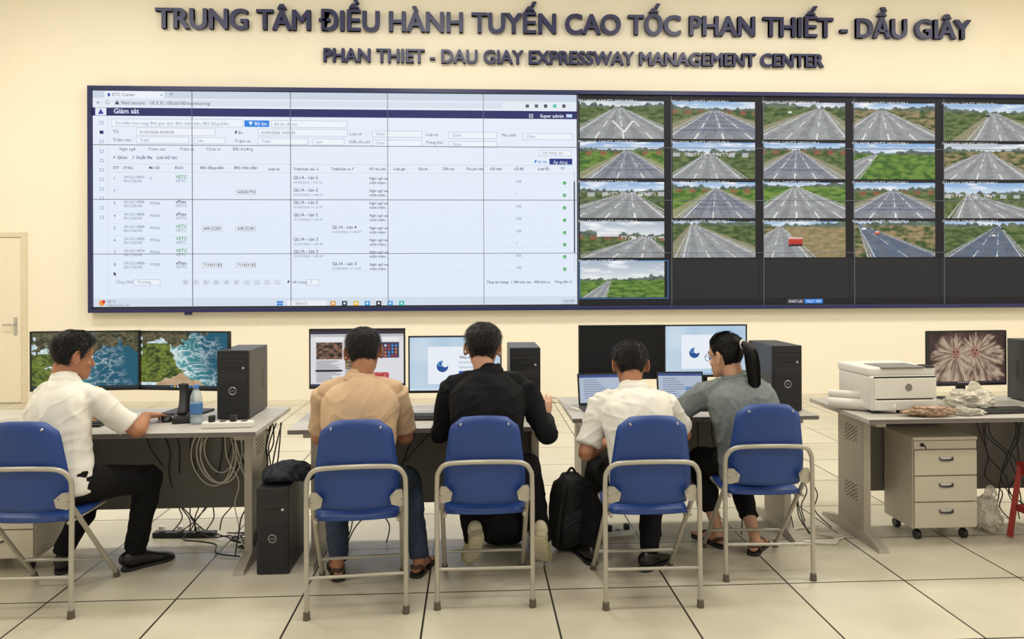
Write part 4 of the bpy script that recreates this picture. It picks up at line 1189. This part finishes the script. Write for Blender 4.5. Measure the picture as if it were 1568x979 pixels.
    if pony:
        pv, pf = [], []
        ctrl = [Vector((0, -.10, .05)), Vector((0, -.135, .058)), Vector((.004, -.160, .02)), Vector((.008, -.163, -.05)), Vector((.012, -.158, -.13)), Vector((.014, -.160, -.21)), Vector((.015, -.165, -.29))]
        rad = [.020, .028, .040, .045, .040, .028, .006]
        add_tube(pv, pf, [(*c, r_, r_*.62) for c, r_ in zip(ctrl, rad)], (1, 0, 0), 5, 16, .5)
        for q in range(320):
            a = rnd.uniform(0, 2*math.pi); k0 = rnd.uniform(.8, 1.08); st = rnd.randint(0, 3)
            add_tube(pv, pf, [(c.x+math.cos(a)*r_*k0+rnd.uniform(-.002, .002), c.y+math.sin(a)*r_*.62*k0, c.z, .0011, .0011) for c, r_ in list(zip(ctrl, rad))[st:]], (1, 0, 0), 3, 3, .2)
        mobj('ponytail', [M @ Vector(v) for v in pv], pf, hairm, g, True)
        sv, sf = [], []
        add_tube(sv, sf, [(.024*math.cos(a*math.pi/8), -.124, .055+.024*math.sin(a*math.pi/8), .005, .005) for a in range(17)], (0, 1, 0), 1, 8, .2)
        mobj('hair_tie', [M @ Vector(v) for v in sv], sf, m_wht, g, True)
    if glasses:
        gv, gf = [], []
        for s_ in (-1, 1):
            add_tube(gv, gf, [(s_*.032+.024*math.cos(a*math.pi/8), .098, .0+.019*math.sin(a*math.pi/8), .0014, .0014) for a in range(17)], (0, 1, 0), 1, 6, .2)
            add_tube(gv, gf, [(s_*.057, .096, .006, .0014, .0014), (s_*.082, .06, .008, .0014, .0014), (s_*.088, -.01, .01, .0014, .0014)], (0, 0, 1), 2, 6, .2)
        add_tube(gv, gf, [(-.008, .098, .004, .0014, .0014), (.008, .098, .004, .0014, .0014)], (0, 0, 1), 2, 6, .2)
        mobj('glasses', [M @ Vector(v) for v in gv], gf, m_blk, g, True)
    if collar:
        cv, cf = [], []
        nk = (sk-nb).normalized(); c0 = Nv-nk*.004; cyv = Fw-nk*Fw.dot(nk); cyv.normalize(); cxv = nk.cross(cyv)*-1
        n = 32; prof_ = [(.060, -.015), (.063, .010), (.061, .028), (.065, .030), (.073, .012), (.080, -.012)]
        for (r_, h_) in prof_:
            for k_ in range(n):
                a = 2*math.pi*k_/n
                fr = math.cos(a)
                hh = h_-(.022*max(0, fr)) 
                cv.append(c0+cxv*r_*1.02*math.sin(a)+cyv*r_*fr*1.0+nk*hh)
        for i in range(len(prof_)-1):
            for k_ in range(n): cf.append((i*n+k_, i*n+(k_+1) % n, (i+1)*n+(k_+1) % n, (i+1)*n+k_))
        mobj('collar', cv, cf, shirt, g, True)
    for (hj, kn, an, fyaw, pitch, sgn) in legs:
        nm = 'shoe_%s' % ('left' if sgn < 0 else 'right')
        sv, sf = [], []
        big = 1.0
        if shoe != 'sandal':
            big = 1.08 if shoe == 'sneaker' else 1.0
            add_tube(sv, sf, [(0, -.06, .045, .026, .03), (0, -.045, .055, .034, .044), (0, 0, .055, .036, .052), (0, .06, .042, .039, .036), (0, .12, .030, .046, .025), (0, .165, .024, .042, .019), (0, .195, .018, .024, .012)], (1, 0, 0), 4, 18, .6)
            sv = [Vector((v.x*big, v.y, max(.012, v.z))) for v in sv]
            ol = [(-.068, .012), (-.055, .030), (-.02, .037), (.03, .035), (.08, .041), (.13, .049), (.17, .043), (.197, .022), (.203, .004)]
            hh = .03 if shoe == 'sneaker' else .016
        else:
            ol = [(-.062, .012), (-.05, .030), (-.02, .036), (.03, .034), (.08, .040), (.13, .047), (.17, .043), (.19, .022), (.196, .004)]
            hh = .016
            add_tube(sv, sf, [(-.042, .10, .012, .012, .003), (-.03, .10, .045, .014, .003), (0, .10, .056, .014, .003), (.03, .10, .045, .014, .003), (.042, .10, .012, .012, .003)], (0, 1, 0), 4, 8, .3)
            add_tube(sv, sf, [(-.035, .02, .012, .01, .003), (-.03, -.03, .05, .01, .003), (0, -.058, .055, .01, .003), (.03, -.03, .05, .01, .003), (.035, .02, .012, .01, .003)], (0, 0, 1), 4, 8, .3)
        ov = []
        outl = [(w_, y_) for y_, w_ in ol]+[(-w_, y_) for y_, w_ in reversed(ol)]
        for z_ in (0, hh):
            for (x_, y_) in outl: ov.append(Vector((x_*big, y_*1.02, z_)))
        q = len(outl)
        of = [tuple(reversed(range(q))), tuple(range(q, 2*q))]+[(i, (i+1) % q, q+(i+1) % q, q+i) for i in range(q)]
        A = Matrix.Translation((0, .13, 0)) @ Matrix.Rotation(-pitch, 4, 'X') @ Matrix.Translation((0, -.13, 0))
        heel_shift = (A @ Vector((0, 0, .05)))
        Mt = Matrix.Translation((an.x, an.y, 0)) @ Matrix.Rotation(fyaw, 4, 'Z') @ Matrix.Translation((0, -heel_shift.y+0.0, 0)) @ A
        minz = min((Mt @ v).z for v in ov)
        Mt = Matrix.Translation((0, 0, -minz+.0005)) @ Mt
        um = {'leather': m_shoe, 'sneaker': m_snk, 'sandal': m_brn}[shoe]
        mobj(nm, [Mt @ Vector(v) for v in sv], sf, um, g, True)
        mobj(nm+'_sole', [Mt @ v for v in ov], of, m_sole if shoe == 'sneaker' else m_blk2, g)
        if shoe == 'sneaker':
            items = []
            for i in range(9):
                y_ = -.05+i*.027; w_ = .026 if i in (0, 8) else .034
                items.append((-w_, w_, y_, y_+.014, -.004, .001))
            o = boxes(nm+'_tread', items, m_snk, g); o.data.transform(Mt)
    return g

R_ = math.radians
person('seated_man', (-2.0, 3.72, .525), (-2.05, 3.83, 1.03), (-2.035, 3.875, 1.148), R_(-28), (R_(-42), R_(10), 0),
       ((-2.12, 4.08, .785), (.2, 1, -.08)), ((-1.765, 4.09, .800), (.35, .9, -.12)),
       ((-2.17, 4.02, .09), R_(25), 0), ((-1.80, 4.03, .09), R_(-45), 0), m_white_shirt, 'short', m_pant, 'leather', seed=1, rp=(.8, -.7, -.7), build=1.0)
person('seated_man', (-.555, 3.655, .525), (-.565, 3.73, 1.045), (-.555, 3.77, 1.163), R_(4), (R_(6), R_(12), R_(-3)),
       ((-.74, 4.07, .80), (.25, 1, -.1)), ((-.43, 4.07, .80), (-.2, 1, -.1)),
       ((-.70, 3.84, .09), R_(15), 0), ((-.29, 3.86, .09), R_(-15), 0), m_beige, 'short', m_jean, 'sandal', hairm=m_hair2, thick=.010, seed=2, build=1.04,
       lp=(-.35, -.4, -1), rp=(.35, -.4, -1))
person('seated_man', (.07, 3.70, .525), (.07, 3.76, 1.065), (.048, 3.80, 1.175), R_(-2), (R_(-3), R_(4), R_(2)),
       ((-.13, 4.08, .80), (-.05, 1, -.1)), ((.39, 3.97, .785), (-.05, .35, .95)),
       ((.0, 3.89, .15), R_(16), R_(50)), ((.35, 3.87, .15), R_(-12), R_(50)), m_black, 'long', m_pant, 'sneaker', skin=m_skin2, thick=.016, seed=3, build=1.06,
       lp=(-.3, -.4, -.9), rp=(.4, -.5, -.9), fade=True, curls=(.38, .6))
person('seated_man', (.85, 3.665, .525), (.825, 3.80, .965), (.825, 3.865, 1.072), R_(-4), (R_(-4), R_(20), 0),
       ((.70, 3.98, .63), (.2, .8, .1)), ((1.07, 4.14, .80), (.1, .6, .7)),
       ((.62, 3.98, .09), R_(10), 0), ((.92, 3.86, .09), R_(-45), 0), m_white_shirt, 'short', m_pant, 'leather', seed=4, build=1.0,
       lp=(-.5, -.6, -.7), rp=(.5, -.5, -.8), curls=(.38, .6))
person('seated_woman', (1.50, 3.91, .525), (1.435, 4.0, .985), (1.395, 4.03, 1.098), R_(12), (R_(34), R_(8), 0),
       ((1.19, 4.28, .80), (-.25, 1, -.1)), ((1.60, 4.28, .80), (-.2, 1, -.1)),
       ((1.39, 4.16, .09), R_(25), 0), ((1.56, 4.04, .09), R_(-35), 0), m_denim, 'long', m_pant, 'sandal', skin=m_skin2, thick=.010, seed=5, build=.95,
       pony=True, glasses=True, cropped=True, hem=.05, lp=(-.8, -.4, -.6), rp=(.8, -.5, -.8), loose=1.16)

# ------------------------------------------------------------------ lights
m_led = mat('led_diffuser', S(255, 246, 228), 0.5, emit=3.0)
for yy in (0.0, 3.2, 6.4):
    for xx in (-4.6, -.6, 3.4, 7.2):
        g = grp('ceiling_light_panel', (xx, yy, ZC-.05))
        boxes('frame', [(-.62, .62, -.32, -.3, 0, .05), (-.62, .62, .3, .32, 0, .05), (-.62, -.6, -.3, .3, 0, .05), (.6, .62, -.3, .3, 0, .05)], m_wht, g)
        boxes('diffuser', [(-.6, .6, -.3, .3, .015, .03)], m_led, g)
        ld = bpy.data.lights.new('panel_light', 'AREA'); ld.shape = 'RECTANGLE'; ld.size = 1.2; ld.size_y = .6
        ld.energy = {0.0: 40, 3.2: 56, 6.4: 94}[yy]; ld.color = (1.0, .97, .90)
        lo = bpy.data.objects.new('panel_light', ld); COL.objects.link(lo); lo.parent = g; lo.location = (0, 0, -.01)
w = bpy.data.worlds.new('World'); sc.world = w; w.use_nodes = True
w.node_tree.nodes['Background'].inputs[0].default_value = (1.0, .98, .94, 1)
w.node_tree.nodes['Background'].inputs[1].default_value = 0.62

# ------------------------------------------------------------------ camera
cam = bpy.data.cameras.new('Camera'); co = bpy.data.objects.new('Camera', cam); COL.objects.link(co)
cam.sensor_width = 36; cam.lens = 36*1132/1568.0; cam.shift_y = -67.5/1568.0
co.matrix_world = Matrix.Translation((0, 0, 1.55)) @ Matrix.Rotation(R_(-3.0), 4, 'Z') @ Matrix.Rotation(R_(90), 4, 'X') @ Matrix.Rotation(R_(-.2), 4, 'Z')
cam.clip_end = 100
sc.camera = co
print('DONE objects', len(bpy.data.objects))
